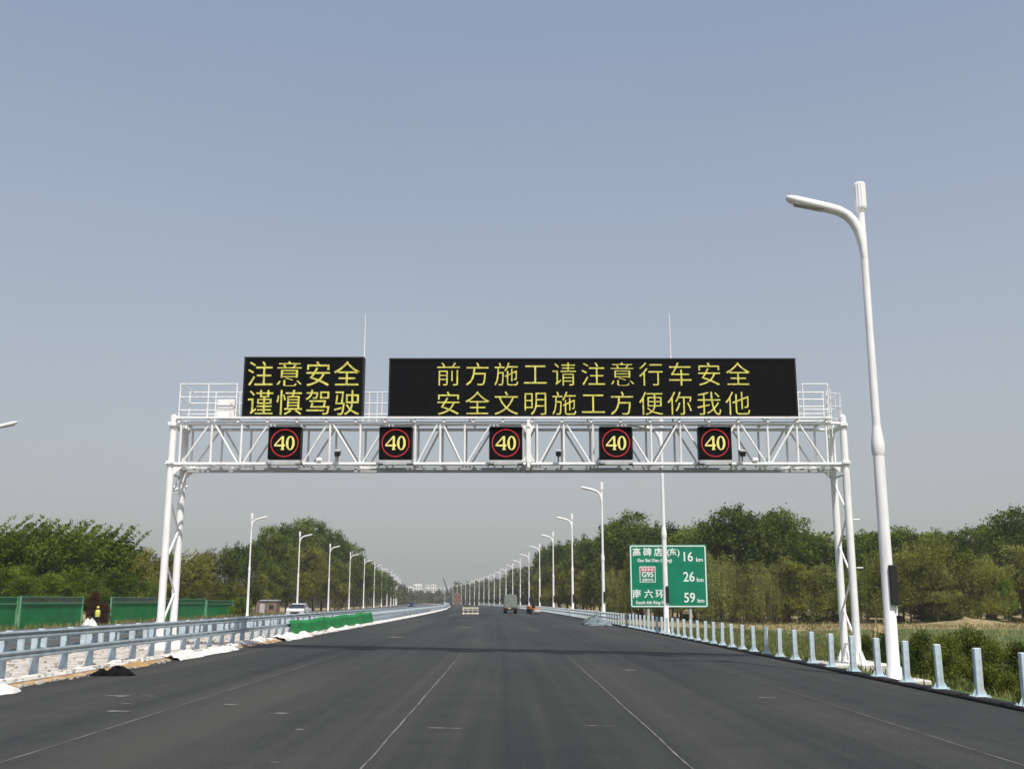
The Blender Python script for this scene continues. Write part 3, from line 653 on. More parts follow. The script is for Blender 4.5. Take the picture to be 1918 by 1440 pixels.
# ---- message boards
def W(x, y, D=GY - 0.30):
    z = pz(y, D); zc = D * math.cos(TH) + (z - CH) * math.sin(TH); return (x - 959) * zc / F, z
def board(x0, x1, y0, y1, label, rows):
    D = GY + 0.08
    Xa = (W(x0, y0, D)[0] + W(x0 - 2, y1, D)[0]) / 2; Xb = (W(x1, y0, D)[0] + W(x1 + 1.5, y1, D)[0]) / 2
    z1 = W(x0, y0, D)[1]; z0 = W(x0, y1, D)[1]; cx = (Xa + Xb) / 2; wd = Xb - Xa; h = z1 - z0
    t = thing('message_board', (cx, D, z0), label, 'message board', 'lit message boards on top of the gantry')
    mb = MB(); mb.box((0, 0.16, h / 2), (wd, 0.30, h), b=.01); mb.build('cabinet', M['black'], t)
    mb = MB(); mb.box((0, 0.0, h / 2), (wd - .10, 0.03, h - .10)); mb.build('led_screen', M['led'], t)
    mb = MB(); fw = 0.05
    mb.box((0, -0.005, h - fw / 2), (wd + .01, 0.06, fw)); mb.box((0, -0.005, fw / 2), (wd + .01, 0.06, fw))
    mb.box((-wd / 2 + fw / 2, -0.006, h / 2), (fw, 0.06, h - 2 * fw)); mb.box((wd / 2 - fw / 2, -0.006, h / 2), (fw, 0.06, h - 2 * fw)); mb.build('screen_frame', M['black'], t)
    for sx_ in (-0.42, -0.14, 0.14, 0.42):
        mb = MB(); mb.box((sx_ * wd, 0.36, h * .45 - .02), (0.08, 0.08, h * 0.9)); mb.build('mounting_post', M['white'], t)
    for (chars, xc0, pitch, yc, sz, thin) in rows:
        mb = MB()
        for i, ch in enumerate(chars):
            X, Z = W(xc0 + pitch * i, yc, D)
            em = sz * 36.0 / F
            # each entry: glyph, vertical scale, vertical shift in em (the heart radical is set under its upper half)
            for gch, ky, dy in ((('音', .66, .285), ('心', .36, -.055)) if ch == '意' else ((ch, 1, 0),)):
                vs, fs = glyphs(gch, em, offset=thin)
                mb.add([(X - cx + (v.x - em * 0.5), -0.022 - v.z, Z - z0 + (v.y * ky + dy * em - em * 0.375)) for v in vs], fs)
        mb.build('text_line', M['amber'], t)
    return t
board(456.5, 680.5, 668.5, 781, 'smaller black message board on the left of the gantry with large yellow writing', [('注意安全', 488, 54, 700.5, 52, -0.003), ('谨慎驾驶', 488, 54, 754, 52, -0.003)])
board(729, 1491.5, 671, 781, 'long black message board on the gantry with two rows of eleven yellow characters', [('前方施工请注意行车安全', 840, 54.2, 701, 49, -0.008), ('安全文明施工方便你我他', 840, 54.2, 755.5, 49, -0.008)])

# ---- speed limit displays
def four_zero():
    mb = MB(); y = 0
    def slab(pts):
        n = len(pts); mb.add([(p[0], 0, p[1]) for p in pts] + [(p[0], 0.012, p[1]) for p in pts], [tuple(range(n)), tuple(range(2 * n - 1, n - 1, -1))] + [(i, i + n, (i + 1) % n + n, (i + 1) % n) for i in range(n)])
    # 4 (serif, heavy stem)
    slab([(-0.115, -0.235), (-0.005, -0.235), (-0.005, -0.205), (-0.025, -0.20), (-0.025, 0.235), (-0.065, 0.235), (-0.098, 0.19), (-0.098, -0.20), (-0.115, -0.205)])
    slab([(-0.345, -0.115), (0.02, -0.115), (0.02, -0.055), (-0.345, -0.055)])
    slab([(-0.345, -0.056), (-0.30, -0.056), (-0.098, 0.16), (-0.060, 0.235), (-0.098, 0.235)])
    n = 24; vs = []; fs = []
    for i in range(n):
        a = 2 * math.pi * i / n
        vs += [(0.195 + 0.148 * math.cos(a), 0, 0.24 * math.sin(a)), (0.195 + 0.068 * math.cos(a), 0, 0.205 * math.sin(a)),
               (0.195 + 0.148 * math.cos(a), 0.012, 0.24 * math.sin(a)), (0.195 + 0.068 * math.cos(a), 0.012, 0.205 * math.sin(a))]
    for i in range(n):
        j = (i + 1) % n; fs += [(4 * i, 4 * j, 4 * j + 1, 4 * i + 1), (4 * i, 4 * i + 2, 4 * j + 2, 4 * j), (4 * i + 1, 4 * j + 1, 4 * j + 3, 4 * i + 3)]
    mb.add(vs, fs); return mb
def speed_display():
    t = thing('speed_limit_display', (0, 0, 0), 'x', 'speed sign', 'lit speed limit displays across the gantry beam')
    w_, h_ = 1.14, 1.12
    mb = MB(); mb.box((0, 0.14, 0), (w_, 0.24, h_), b=.03); mb.build('cabinet', M['black'], t)
    mb = MB(); mb.box((0, 0.006, 0), (w_ - .08, 0.02, h_ - .08)); mb.build('led_screen', M['led'], t)
    mb = MB(); mb.add([(-w_ / 2, -0.10, h_ / 2 - .02), (w_ / 2, -0.10, h_ / 2 - .02), (w_ / 2, 0.05, h_ / 2 + .01), (-w_ / 2, 0.05, h_ / 2 + .01), (-w_ / 2, -0.10, h_ / 2 + .0), (w_ / 2, -0.10, h_ / 2 + .0), (w_ / 2, 0.05, h_ / 2 + .03), (-w_ / 2, 0.05, h_ / 2 + .03)],
                      [(0, 3, 2, 1), (4, 5, 6, 7), (0, 1, 5, 4), (1, 2, 6, 5), (2, 3, 7, 6), (3, 0, 4, 7)]); mb.build('sun_visor', M['black'], t)
    n = 48; vs = []; fs = []
    for i in range(n):
        a = 2 * math.pi * i / n
        for r_ in (0.475, 0.443):
            for yy in (-0.012, 0.0): vs.append((r_ * math.cos(a), yy, r_ * math.sin(a)))
    for i in range(n):
        j = (i + 1) % n; fs += [(4 * i, 4 * i + 2, 4 * j + 2, 4 * j), (4 * i, 4 * j, 4 * j + 1, 4 * i + 1), (4 * i + 2, 4 * i + 3, 4 * j + 3, 4 * j + 2)]
    mb = MB(); mb.add(vs, fs); mb.build('red_ring', M['redled'], t)
    fz = four_zero(); o = fz.build('number_forty', M['num'], t); o.location = (0, -0.016, 0)
    mb = MB(); mb.box((0, 0.16, -h_ / 2 - .09), (w_ * .96, 0.36, 0.13), b=.02); mb.box((0, -.06, -h_ / 2 - .17), (w_ * .70, 0.12, 0.05)); mb.build('mounting_bracket', M['grey'], t)
    for sx_ in (-.45, .45):
        mb = MB(); mb.tube((sx_ * w_, .1, -h_ / 2 - .02), (sx_ * w_ * 1.2, .45, -h_ / 2 - .2), .025, n=6); mb.build('mounting_arm', M['grey'], t)
    return t
S0 = None
names = ['leftmost lit 40 speed display, under the left message board', 'second lit 40 speed display from the left, between the two boards', 'middle lit 40 speed display, beside the thick splice of the beam',
         'fourth lit 40 speed display from the left, beside the far lamp pole', 'rightmost lit 40 speed display on the gantry beam']
for i, x in enumerate((533, 741, 947.5, 1154, 1339.5)):
    o = speed_display() if S0 is None else copy_tree(S0); S0 = S0 or o
    X, Z = W(x, 829.5, GY - 0.42); o.location = (X, GY - 0.42, Z); o['label'] = names[i]
# ---- surveillance cameras
def cctv():
    t = thing('surveillance_camera', (0, 0, 0), 'x', 'camera', 'small cameras on the gantry bottom chord')
    mb = MB(); mb.tube((0, 0, 0), (0, 0, .18), .03, n=8); mb.build('camera_mount', M['grey'], t)
    mb = MB(); mb.box((0, -.05, .27), (.17, .34, .17), rot=Matrix.Rotation(.25, 3, 'X'), b=.02); mb.build('camera_housing', M['black'], t)
    mb = MB(); mb.box((0, -.06, .37), (.20, .42, .03), rot=Matrix.Rotation(.25, 3, 'X')); mb.build('camera_hood', M['grey'], t)
    mb = MB(); mb.tube((0, -.20, .23), (0, -.26, .215), .055, n=10); mb.build('camera_lens', M['glass'], t)
    return t
c0 = None
for x, l in ((632, 'small black camera between the first and second 40 displays'), (1046, 'small black camera between the middle and fourth 40 displays'), (1391, 'small black camera right of the last 40 display')):
    o = cctv() if c0 is None else copy_tree(c0); c0 = c0 or o
    X, Z = W(x, 874, GY - .12); o.location = (X, GY - .12, ZB + .07); o['label'] = l
o0 = None
for x, l in ((598, 'tiny white sensor box left of the leftmost black camera'), (1414, 'tiny white sensor box right of the last black camera')):
    X, Z = W(x, 866, GY)
    mb = MB(); mb.box((0, 0, .09), (.20, .2, .12), b=.015); mb.box((0, .0, .02), (.05, .05, .08)); o = mb.build('traffic_sensor', M['white']); o.location = (X, GY, ZB + .06); tag(o, l, 'sensor')
# ---- cabinets on the walkway
for (x0, x1, y0, y1, l) in ((407, 440, 748, 766, 'upper white equipment cabinet on the gantry walkway left of the small board'), (404, 441, 767.5, 783, 'lower white equipment cabinet on the gantry walkway left of the small board')):
    D = GY + .1; Xa, z1 = W(x0, y0, D); Xb, _ = W(x1, y0, D); _, z0 = W(x0, y1, D)
    t = thing('equipment_cabinet', ((Xa + Xb) / 2, D + .25, z0), l, 'cabinet', 'white cabinets on the gantry walkway')
    mb = MB(); mb.box((0, 0, (z1 - z0) / 2), (Xb - Xa, .5, z1 - z0), b=.015); mb.build('cabinet_body', M['lampwhite'], t)
    mb = MB(); mb.box((0, -.262, (z1 - z0) / 2), (Xb - Xa - .06, .02, z1 - z0 - .06)); dd = mb.build('cabinet_door', M['lampwhite'], t)
    mb = MB(); mb.box((.2, -.28, (z1 - z0) / 2), (.02, .03, .08)); mb.build('door_handle', M['grey'], dd)
footing('gantry_footing', 11.37, GY + GD / 2, 2.0, 3.0, -.9, -.20, 'pale concrete footing under the right gantry legs')
footing('gantry_footing', -11.63, GY + GD / 2, 1.7, 3.0, 0, .30, 'pale concrete footing under the left gantry legs in the median')

# ------------------------------------------------------------------ green distance sign
D = 82.0
sgn = thing('distance_sign', (px2X(1253.5, D), D, 0), 'large green distance sign with white writing on two posts at the right roadside', 'road sign', rz=-0.02)
sw, sh = 5.98, 4.80; sz0 = pz(1138, D)
mb = MB(); mb.box((0, 0.03, sz0 + sh / 2), (sw, 0.05, sh), b=.02); mb.build('sign_panel', M['signgreen'], sgn)
mb = MB(); bw = .085; e_ = .07
for z in (sz0 + e_ + bw / 2, sz0 + sh - e_ - bw / 2): mb.box((0, -.001, z), (sw - 2 * e_ - .3, .012, bw))
for x in (-sw / 2 + e_ + bw / 2, sw / 2 - e_ - bw / 2): mb.box((x, -.001, sz0 + sh / 2), (bw, .012, sh - 2 * e_ - .3))
for sx_ in (-1, 1):
    for sz_ in (-1, 1):
        ccx = sx_ * (sw / 2 - e_ - .15); ccz = sz0 + sh / 2 + sz_ * (sh / 2 - e_ - .15); vs = []; 
        for i in range(6):
            a = math.pi / 2 * i / 5
            for r_ in (.15, .15 - bw): vs.append((ccx + sx_ * r_ * math.cos(a), -.007, ccz + sz_ * r_ * math.sin(a)))
        mb.add(vs, [(2 * i, 2 * i + 1, 2 * i + 3, 2 * i + 2) if sx_ * sz_ < 0 else (2 * i, 2 * i + 2, 2 * i + 3, 2 * i + 1) for i in range(5)])
mb.build('sign_border', M['signwhite'], sgn)
mb = MB()
for z in (sz0 + sh * .345, sz0 + sh * .66): mb.box((0, .003, z), (sw - .3, .012, .02))
mb.build('panel_seam', M['hoard'], sgn)
def P(x, y): return (x - 1180) / 147.0 * sw - sw / 2, sz0 + (1138 - y) / 116.0 * sh      # photo pixels on the sign face -> metres on it
mb = MB()
for i, ch in enumerate('高碑店'):
    X, Z = P(1194 + i * 20.5, 1036); text(mb, ch, .68, X, -.006, Z - .25, offset=.012, align='C')
mb.build('place_name', M['signwhite'], sgn); mb = MB()
X, Z = P(1255, 1036); text(mb, '(', .62, X - .03, -.006, Z - .22, offset=.012, align='C')
X, Z = P(1263, 1036); text(mb, '东', .60, X, -.006, Z - .22, offset=.012, align='C')
X, Z = P(1273.5, 1036); text(mb, ')', .62, X, -.006, Z - .22, offset=.012, align='C')
mb.build('place_name', M['signwhite'], sgn); mb = MB()
for x, ch in ((1192.5, '南'), (1215, '六'), (1236, '环')):
    X, Z = P(x, 1112.5); text(mb, ch, .70, X, -.006, Z - .26, offset=.012, align='C')
mb.build('place_name', M['signwhite'], sgn)
mb = MB(); X, Z = P(1228, 1051); text(mb, 'Gao Bei Dian (Dong)', .34, X, -.006, Z - .12, sx=.92, offset=.008, align='C')
mb.build('pinyin_line', M['signwhite'], sgn)
mb = MB(); X, Z = P(1219, 1128); text(mb, 'South 6th Ring Rd', .34, X, -.006, Z - .12, sx=.92, offset=.008, align='C')
mb.build('pinyin_line', M['signwhite'], sgn)
for num, y in (('16', 1044), ('26', 1081), ('59', 1119)):
    mb = MB(); X, Z = P(1292, y); text(mb, num, 1.02, X, -.006, Z - .36, sx=.88, offset=.014, align='C')
    X, Z = P(1313, y + 5); text(mb, 'km', .44, X, -.006, Z - .18, offset=.008, align='C')
    mb.build('distance_number', M['signwhite'], sgn)
Xc, Zc = P(1214, 1077)
mb = MB(); mb.box((Xc, -.002, Zc), (1.22, .016, 1.22)); em = mb.build('route_emblem', M['signwhite'], sgn)
mb = MB(); mb.box((Xc, -.008, Zc - .20), (1.12, .012, .72)); mb.build('emblem_field', M['signgreen'], em)
mb = MB(); mb.box((Xc, -.008, Zc + .36), (1.12, .012, .36)); mb.build('emblem_band', M['signred'], em)
mb = MB(); text(mb, 'G95', .56, Xc, -.018, Zc - .20, sx=.95, offset=.012, align='C'); text(mb, '国家高速', .24, Xc, -.018, Zc + .28, offset=.004, align='C'); text(mb, '首都环线', .22, Xc, -.018, Zc - .50, offset=.004, align='C')
mb.build('emblem_text', M['signwhite'], em)
for x in (1214, 1293):
    X, _ = P(x, 1100); mb = MB(); mb.tube((X, .16, -1.2), (X, .16, sz0 + sh - .3), .11, n=12); smoothed(mb.build('sign_post', M['grey'], sgn))
for z in (.8, 2.3, 3.9):
    mb = MB(); mb.box((0, .08, sz0 + z), (sw - .3, .05, .08)); mb.build('backing_rail', M['grey'], sgn)

# ------------------------------------------------------------------ trees
rng = np.random.default_rng(12)
def leaf_mesh(name, centers, dirs, spread, per, size, flat=0.35, up=0.5):
    """centers (n,3); each clump: `per` leaves scattered (gaussian, stretched along dirs)"""
    n = len(centers); C = np.repeat(centers, per, 0); Dv = np.repeat(dirs, per, 0); N = n * per
    sp = np.repeat(spread, per) if np.ndim(spread) else np.full(N, spread)
    g_ = rng.normal(size=(N, 3)) * sp[:, None]; g_[:, 2] *= 0.75
    t = rng.uniform(-1, 1, N); Pp = C + g_ + Dv * t[:, None]
    nn = rng.normal(size=(N, 3)); nn[:, 2] += up; nn /= np.linalg.norm(nn, axis=1)[:, None]
    a = np.cross(nn, rng.normal(size=(N, 3))); a /= np.linalg.norm(a, axis=1)[:, None]; b = np.cross(nn, a)
    s = size * rng.uniform(.6, 1.35, N)[:, None]
    V = np.stack([Pp - a * s, Pp - b * s * .55 + nn * s * .12, Pp + a * s, Pp + b * s * .55 + nn * s * .12], 1).reshape(-1, 3)
    me = bpy.data.meshes.new(name); me.vertices.add(4 * N); me.vertices.foreach_set('co', V.astype(np.float32).ravel())
    me.loops.add(4 * N); me.loops.foreach_set('vertex_index', np.arange(4 * N, dtype=np.int32))
    me.polygons.add(N); me.polygons.foreach_set('loop_start', np.arange(0, 4 * N, 4, dtype=np.int32)); me.polygons.foreach_set('loop_total', np.full(N, 4, dtype=np.int32))
    me.update(calc_edges=True); return me
def limbs(mb, base, top, r, n, spread, rr, lean=(0, 0)):
    base = Vector(base); top = Vector(top); pts = [base.lerp(top, i / 6) + Vector((rr.uniform(-.12, .12), rr.uniform(-.12, .12), 0)) * (i > 0) for i in range(7)]
    for i in range(6): mb.tube(pts[i], pts[i + 1], r * (1 - i / 7), r * (1 - (i + 1) / 7), n=7, cap=False)
    for k in range(n):
        t = rr.uniform(.25, .95); p = base.lerp(top, t); a = rr.uniform(0, 6.28); L = spread * (1.1 - .6 * t) * rr.uniform(.7, 1.1)
        q = p + Vector((math.cos(a) * L, math.sin(a) * L, L * rr.uniform(.4, 1.0)))
        mb.tube(p, p.lerp(q, .55) + Vector((0, 0, -.1 * L)), r * .38, r * .24, n=5, cap=False); mb.tube(p.lerp(q, .55) + Vector((0, 0, -.1 * L)), q, r * .24, r * .08, n=5, cap=False)
def crown_points(n, H, Wd, z0, shape, seed):
    r = np.random.default_rng(seed); out_ = []
    # big boughs: sub-balls that make the outline uneven
    nb = 9 + seed % 4; B = []
    for i in range(nb):
        t = r.uniform(0, 1); a = r.uniform(0, 2 * np.pi); prof = {'round': math.sin(math.pi * min(1, .18 + .8 * t)) ** .6, 'tall': (1 - t) ** .45 * (0.55 + .45 * min(1, t * 4)), 'broad': math.sin(math.pi * (.3 + .65 * t)) ** .5}[shape]
        rad = Wd / 2 * prof * r.uniform(.35, .75); B.append((rad * math.cos(a), rad * math.sin(a), z0 + (H - z0) * (.06 + .88 * t), Wd * r.uniform(.16, .28), (H - z0) * r.uniform(.07, .14)))
    B.append((0, 0, H - (H - z0) * .12, Wd * .16, (H - z0) * .12)); B.append((0, 0, z0 + (H - z0) * .5, Wd * .32, (H - z0) * .28))
    B = np.array(B); vol = B[:, 3] ** 1.6; idx = r.choice(len(B), n, p=vol / vol.sum())
    d = r.normal(size=(n, 3)); d /= np.linalg.norm(d, axis=1)[:, None]; rad = r.uniform(.35, 1.0, n) ** .5
    P_ = B[idx, :3] + d * rad[:, None] * np.stack([B[idx, 3], B[idx, 3], B[idx, 4]], 1)
    return P_
def proto(kind, seed):
    """crown mesh + trunk mesh, normalised to height 10 m"""
    rr = random.Random(seed); r = np.random.default_rng(seed); tb = MB()
    if kind == 'broad' or kind == 'tall':
        Wd = 6.4 if kind == 'broad' else 4.4
        P_ = crown_points(330, 10, Wd, 1.6, 'round' if kind == 'broad' else 'tall', seed)
        cm = leaf_mesh('crown', P_, r.normal(size=P_.shape) * .15, .26, 26, .115); limbs(tb, (0, 0, -.3), (0, 0, 8.6), .12, 16, 2.0, rr)
    elif kind == 'wind':
        # upright shoots all swept to +x by the wind
        P_ = crown_points(150, 7.6, 6.2, 1.0, 'broad', seed); n = len(P_)
        dirs = np.tile([.62, 0, .78], (n, 1)) + r.normal(size=(n, 3)) * .12; dirs *= r.uniform(.5, 1.05, n)[:, None]
        a = leaf_mesh('crown', P_, dirs, .17, 42, .12)
        q_ = 46; m_ = r.integers(0, n, q_); top = P_[m_].copy(); top[:, 2] = 6.2 + r.uniform(0, 2.3, q_); dt = np.tile([.70, 0, .72], (q_, 1)) * r.uniform(.9, 1.7, q_)[:, None]
        b = leaf_mesh('crown', top, dt, .10, 85, .12)
        cm = join2(a, b); limbs(tb, (0, 0, -.3), (.8, 0, 6.2), .16, 10, 1.2, rr)
    elif kind == 'poplar':
        P_ = crown_points(170, 8.8, 4.6, 1.0, 'tall', seed); n = len(P_); dirs = np.stack([P_[:, 0] * .12, P_[:, 1] * .12, r.uniform(.4, .8, n)], 1)
        a = leaf_mesh('crown', P_, dirs, .20, 34, .115)
        q_ = 30; top = P_[r.integers(0, n, q_)].copy(); top[:, 2] = 5.8 + 3.0 * (1 - np.minimum(1, np.hypot(top[:, 0], top[:, 1]) / 2.4)) + r.uniform(-.6, .6, q_); dt = np.stack([top[:, 0] * .15 + .15, top[:, 1] * .15, np.full(q_, 1.0)], 1)
        b = leaf_mesh('crown', top, dt, .12, 60, .11); cm = join2(a, b); limbs(tb, (0, 0, -.3), (.1, 0, 8.6), .17, 14, 1.2, rr)
    elif kind == 'sapling':
        n = 74; base = np.stack([r.uniform(-2.4, 2.4, n), r.uniform(-1.6, 1.6, n), r.uniform(1.5, 8.5, n)], 1); base[:, 2] *= (1 - .035 * base[:, 0] ** 2)
        dirs = np.stack([r.normal(size=n) * .12, r.normal(size=n) * .12, np.full(n, 1.25)], 1)
        cm = leaf_mesh('crown', base, dirs, .24, 58, .11, up=.2)
        for i in range(26):
            x = rr.uniform(-2.3, 2.3); y = rr.uniform(-1.5, 1.5); h = rr.uniform(6, 9.5); tb.tube((x * .8, y * .8, -.2), (x, y, h * .5), .03, .024, n=5, cap=False); tb.tube((x, y, h * .5), (x + rr.uniform(-.5, .5), y, h), .024, .008, n=5, cap=False)
    elif kind == 'willow':
        P_ = crown_points(300, 9.6, 13, 1.0, 'broad', seed); n = len(P_); dirs = np.stack([P_[:, 0] * .03, P_[:, 1] * .03, np.full(n, -.55)], 1)
        cm = leaf_mesh('crown', P_, dirs, .26, 40, .11); limbs(tb, (0, 0, -.3), (0, 0, 6.0), .14, 12, 2.0, rr)
    elif kind == 'bush':
        P_ = crown_points(170, 10, 12, .3, 'round', seed); cm = leaf_mesh('crown', P_, r.normal(size=P_.shape) * .2, .75, 55, .24); limbs(tb, (0, 0, -.3), (0, 0, 5), .09, 12, 3, rr)
    elif kind == 'bare':
        P_ = crown_points(60, 10, 3.6, 3, 'tall', seed); cm = leaf_mesh('crown', P_, r.normal(size=P_.shape) * .1, .3, 9, .075); limbs(tb, (0, 0, -.3), (.3, 0, 9.6), .07, 34, 1.7, rr)
    return cm, tb.mesh('trunk')
def join2(a, b):
    va = np.empty(len(a.vertices) * 3, np.float32); a.vertices.foreach_get('co', va); vb = np.empty(len(b.vertices) * 3, np.float32); b.vertices.foreach_get('co', vb)
    V = np.concatenate([va, vb]); N = len(V) // 12; me = bpy.data.meshes.new('crown'); me.vertices.add(4 * N); me.vertices.foreach_set('co', V)
    me.loops.add(4 * N); me.loops.foreach_set('vertex_index', np.arange(4 * N, dtype=np.int32)); me.polygons.add(N); me.polygons.foreach_set('loop_start', np.arange(0, 4 * N, 4, dtype=np.int32)); me.polygons.foreach_set('loop_total', np.full(N, 4, dtype=np.int32))
    me.update(calc_edges=True); bpy.data.meshes.remove(a); bpy.data.meshes.remove(b); return me
PR = {k: [proto(k, sd * 7 + 3) for sd in range(n)] for k, n in (('broad', 4), ('tall', 3), ('wind', 3), ('poplar', 4), ('sapling', 3), ('willow', 2), ('bush', 3), ('bare', 2))}
_cm = {}
def crown_with(kind, i, m, bark):
    k = (kind, i, m)
    if k not in _cm:
        c, t = PR[kind][i]; c = c.copy(); c.materials.append(M[m]); t = t.copy(); t.materials.append(M[bark]); _cm[k] = (c, t)
    return _cm[k]
trnd = random.Random(77)
def tree(kind, X, D, H, wf, leaf, label, group, name='tree', cat='tree', bark='bark', tilt=0.0):
    i = trnd.randrange(len(PR[kind])); c, t = crown_with(kind, i, leaf, bark)
    gr = gx(X, D); o = thing(name, (X, D, gr), label, cat, group)
    o.scale = (H / 10 * wf, H / 10 * wf, H / 10); o.rotation_euler = (0, tilt, trnd.uniform(0, 6.28) if kind != 'wind' else trnd.uniform(-.35, .35))
    a = bpy.data.objects.new('trunk', t); COL.objects.link(a); a.parent = o
    b = bpy.data.objects.new('crown', c); COL.objects.link(b); b.parent = o
    return o
def Hpx(y, D, X): return pz(y, D) - gx(X, D)
def interp(tab, x): return float(np.interp(x, [a for a, _ in tab], [b for _, b in tab]))
# left wood
topL = [(-120, 985), (0, 985), (60, 962), (100, 966), (150, 985), (185, 970), (222, 992), (240, 1018), (300, 1025), (380, 1024), (440, 1008), (478, 1000), (492, 985), (530, 970), (570, 970), (610, 982), (640, 990), (660, 1036), (700, 1062), (740, 1085)]
depL = [(-120, 98), (0, 100), (230, 122), (245, 150), (470, 185), (490, 205), (640, 285), (700, 380), (745, 470)]
for x in [-105, -60, -20, 15, 48, 80, 112, 146, 178, 208]:
    D = interp(depL, x) + trnd.uniform(-3, 3); X = px2X(x, D)
    tree('wind', X, D, Hpx(interp(topL, x) - 2, D, X) * 1.02, 1.0, 'leaf_mid', 'wind-swept tree behind the far left hoardings', 'wind-swept trees at the far left')
for x in [-80, -30, 20, 70, 120, 165, 200]:
    D = interp(depL, x) + 18; X = px2X(x, D)
    tree('broad', X, D, Hpx(interp(topL, x) + 38, D, X), 1.1, 'leaf_dark', 'dark tree filling the back of the wood at the far left', 'back row of the far left wood')
for x in [-90, -45, 0, 40, 85, 130, 170, 215, 255]:
    D = interp(depL, x) - 9; X = px2X(x, D)
    tree('broad', X, D, Hpx(1060 + trnd.uniform(-15, 20), D, X), 1.35, 'leaf_mid', 'low leafy tree above the far left hoardings', 'low trees behind the green hoarding')
for x in [238, 262, 285, 312, 340, 368, 395, 420, 446, 470]:
    D = interp(depL, x) + trnd.uniform(-4, 4); X = px2X(x, D)
    tree('poplar' if trnd.random() < .6 else 'wind', X, D, Hpx(interp(topL, x), D, X), 1.0, 'leaf_dark' if x > 400 else 'leaf_olive', 'mid-height tree around the left gantry leg', 'trees around the left gantry leg')
for x in [250, 290, 330, 370, 410, 450, 480, 505, 535]:
    D = interp(depL, x) - 10; X = px2X(x, D)
    tree('broad', X, D, Hpx(1075 + trnd.uniform(-12, 18), D, X), 1.25, 'leaf_olive' if trnd.random() < .6 else 'leaf_dark', 'low olive tree between left gantry leg and second lamp', 'low trees between the gantry leg and the first left lamps')
for x in [490, 505, 520, 537, 553, 570, 586, 602, 618, 634]:
    D = interp(depL, x) + trnd.uniform(-4, 10); X = px2X(x, D)
    tree('broad' if trnd.random() < .35 else 'poplar', X, D, Hpx(interp(topL, x) + trnd.uniform(-3, 6), D, X), .95, 'leaf_dark', 'tall dark tree in the clump behind the left lamps', 'tall clump of dark trees behind the left lamps')
for x in [498, 520, 545, 568, 590, 612, 632, 648]:
    D = interp(depL, x) - 10; X = px2X(x, D)
    tree('broad', X, D, Hpx(interp(topL, x) + 52 + trnd.uniform(-10, 12), D, X), 1.05, 'leaf_dark' if trnd.random() < .6 else 'leaf_olive', 'shorter tree below the tall clump behind left lamps', 'shorter trees below the high left clump')
for x in [652, 663, 675, 687, 699, 712, 726]:
    D = interp(depL, x); X = px2X(x, D)
    tree('broad', X, D, Hpx(interp(topL, x), D, X), 1.2, 'leaf_dark', 'small far tree tapering off towards the horizon', 'far trees tapering off on the left')
# brown dead bush and brush near the hoarding gap
for x, yt, wf, mt, l in ((176, 1108, .6, 'leaf_brown', 'tall dead red-brown shrub in the gap between the green hoardings'), (196, 1128, .8, 'leaf_brown', 'lower dead brown shrub right of the person in the hoarding gap')):
    D = 92; X = px2X(x, D); tree('bush', X, D, Hpx(yt, D, X), wf * .8, mt, l, 'dead brown shrubs in the hoarding gap', name='shrub', cat='shrub')
for x, yt in ((448, 1120), (462, 1128)):
    D = 150; X = px2X(x, D); tree('bush', X, D, Hpx(yt, D, X), .9, 'leaf_mid', 'yellow-green bush at the right end of the green hoarding', 'bushes at the end of the hoarding', name='bush', cat='bush')['label'] = ('taller' if x < 455 else 'smaller') + ' yellow-green bush at the right end of the green hoarding'
# right wood
topR = [(960, 1074), (1010, 1070), (1017, 1018), (1030, 1010), (1060, 1006), (1090, 996), (1110, 1006), (1135, 1010), (1145, 977), (1165, 959), (1200, 963), (1235, 968), (1262, 986), (1290, 982), (1322, 986), (1345, 955), (1375, 946), (1410, 941), (1450, 946), (1480, 955), (1512, 978), (1550, 1006), (1600, 996), (1640, 989), (1700, 991), (1740, 979), (1790, 986), (1830, 984), (1862, 966), (1890, 950), (2050, 940)]
depR = [(960, 440), (1012, 320), (1040, 270), (1130, 215), (1165, 192), (1350, 152), (1500, 150), (1918, 150), (2060, 150)]
xs_ = [1020, 1034, 1048, 1062, 1077, 1092, 1108, 1124, 1142, 1160, 1180, 1202, 1226, 1250, 1275, 1300, 1326, 1350, 1374, 1398, 1424, 1450, 1476, 1502, 1530, 1560, 1592, 1624, 1656, 1690, 1724, 1758, 1794, 1830, 1862, 1890, 1920, 1955, 1990]
for x in xs_:
    D = interp(depR, x) + trnd.uniform(2, 8); X = px2X(x, D)
    zone = ('mid-height tree behind the third to sixth right lamps', 'trees behind the right lamp row') if x < 1140 else (('dark tree rising behind the green distance sign', 'trees behind the distance sign') if x < 1335 else
            (('tall dark tree left of the right gantry leg', 'high clump left of the right gantry leg') if x < 1530 else ('tree in the wood right of the right gantry leg', 'wood right of the right gantry leg')))
    tree(trnd.choice(['broad', 'poplar', 'poplar']), X, D, Hpx(interp(topR, x) + trnd.uniform(-6, 8), D, X), 1.1, 'leaf_dark' if trnd.random() < .75 else 'leaf_mid', *zone)
for x in range(1030, 2000, 34):
    D = interp(depR, x) + 22; X = px2X(x, D)
    tree('broad', X, D, Hpx(interp(topR, x) + 22, D, X), 1.15, 'leaf_dark', 'dark tree in the hidden back row of the right wood', 'back row of the right wood')
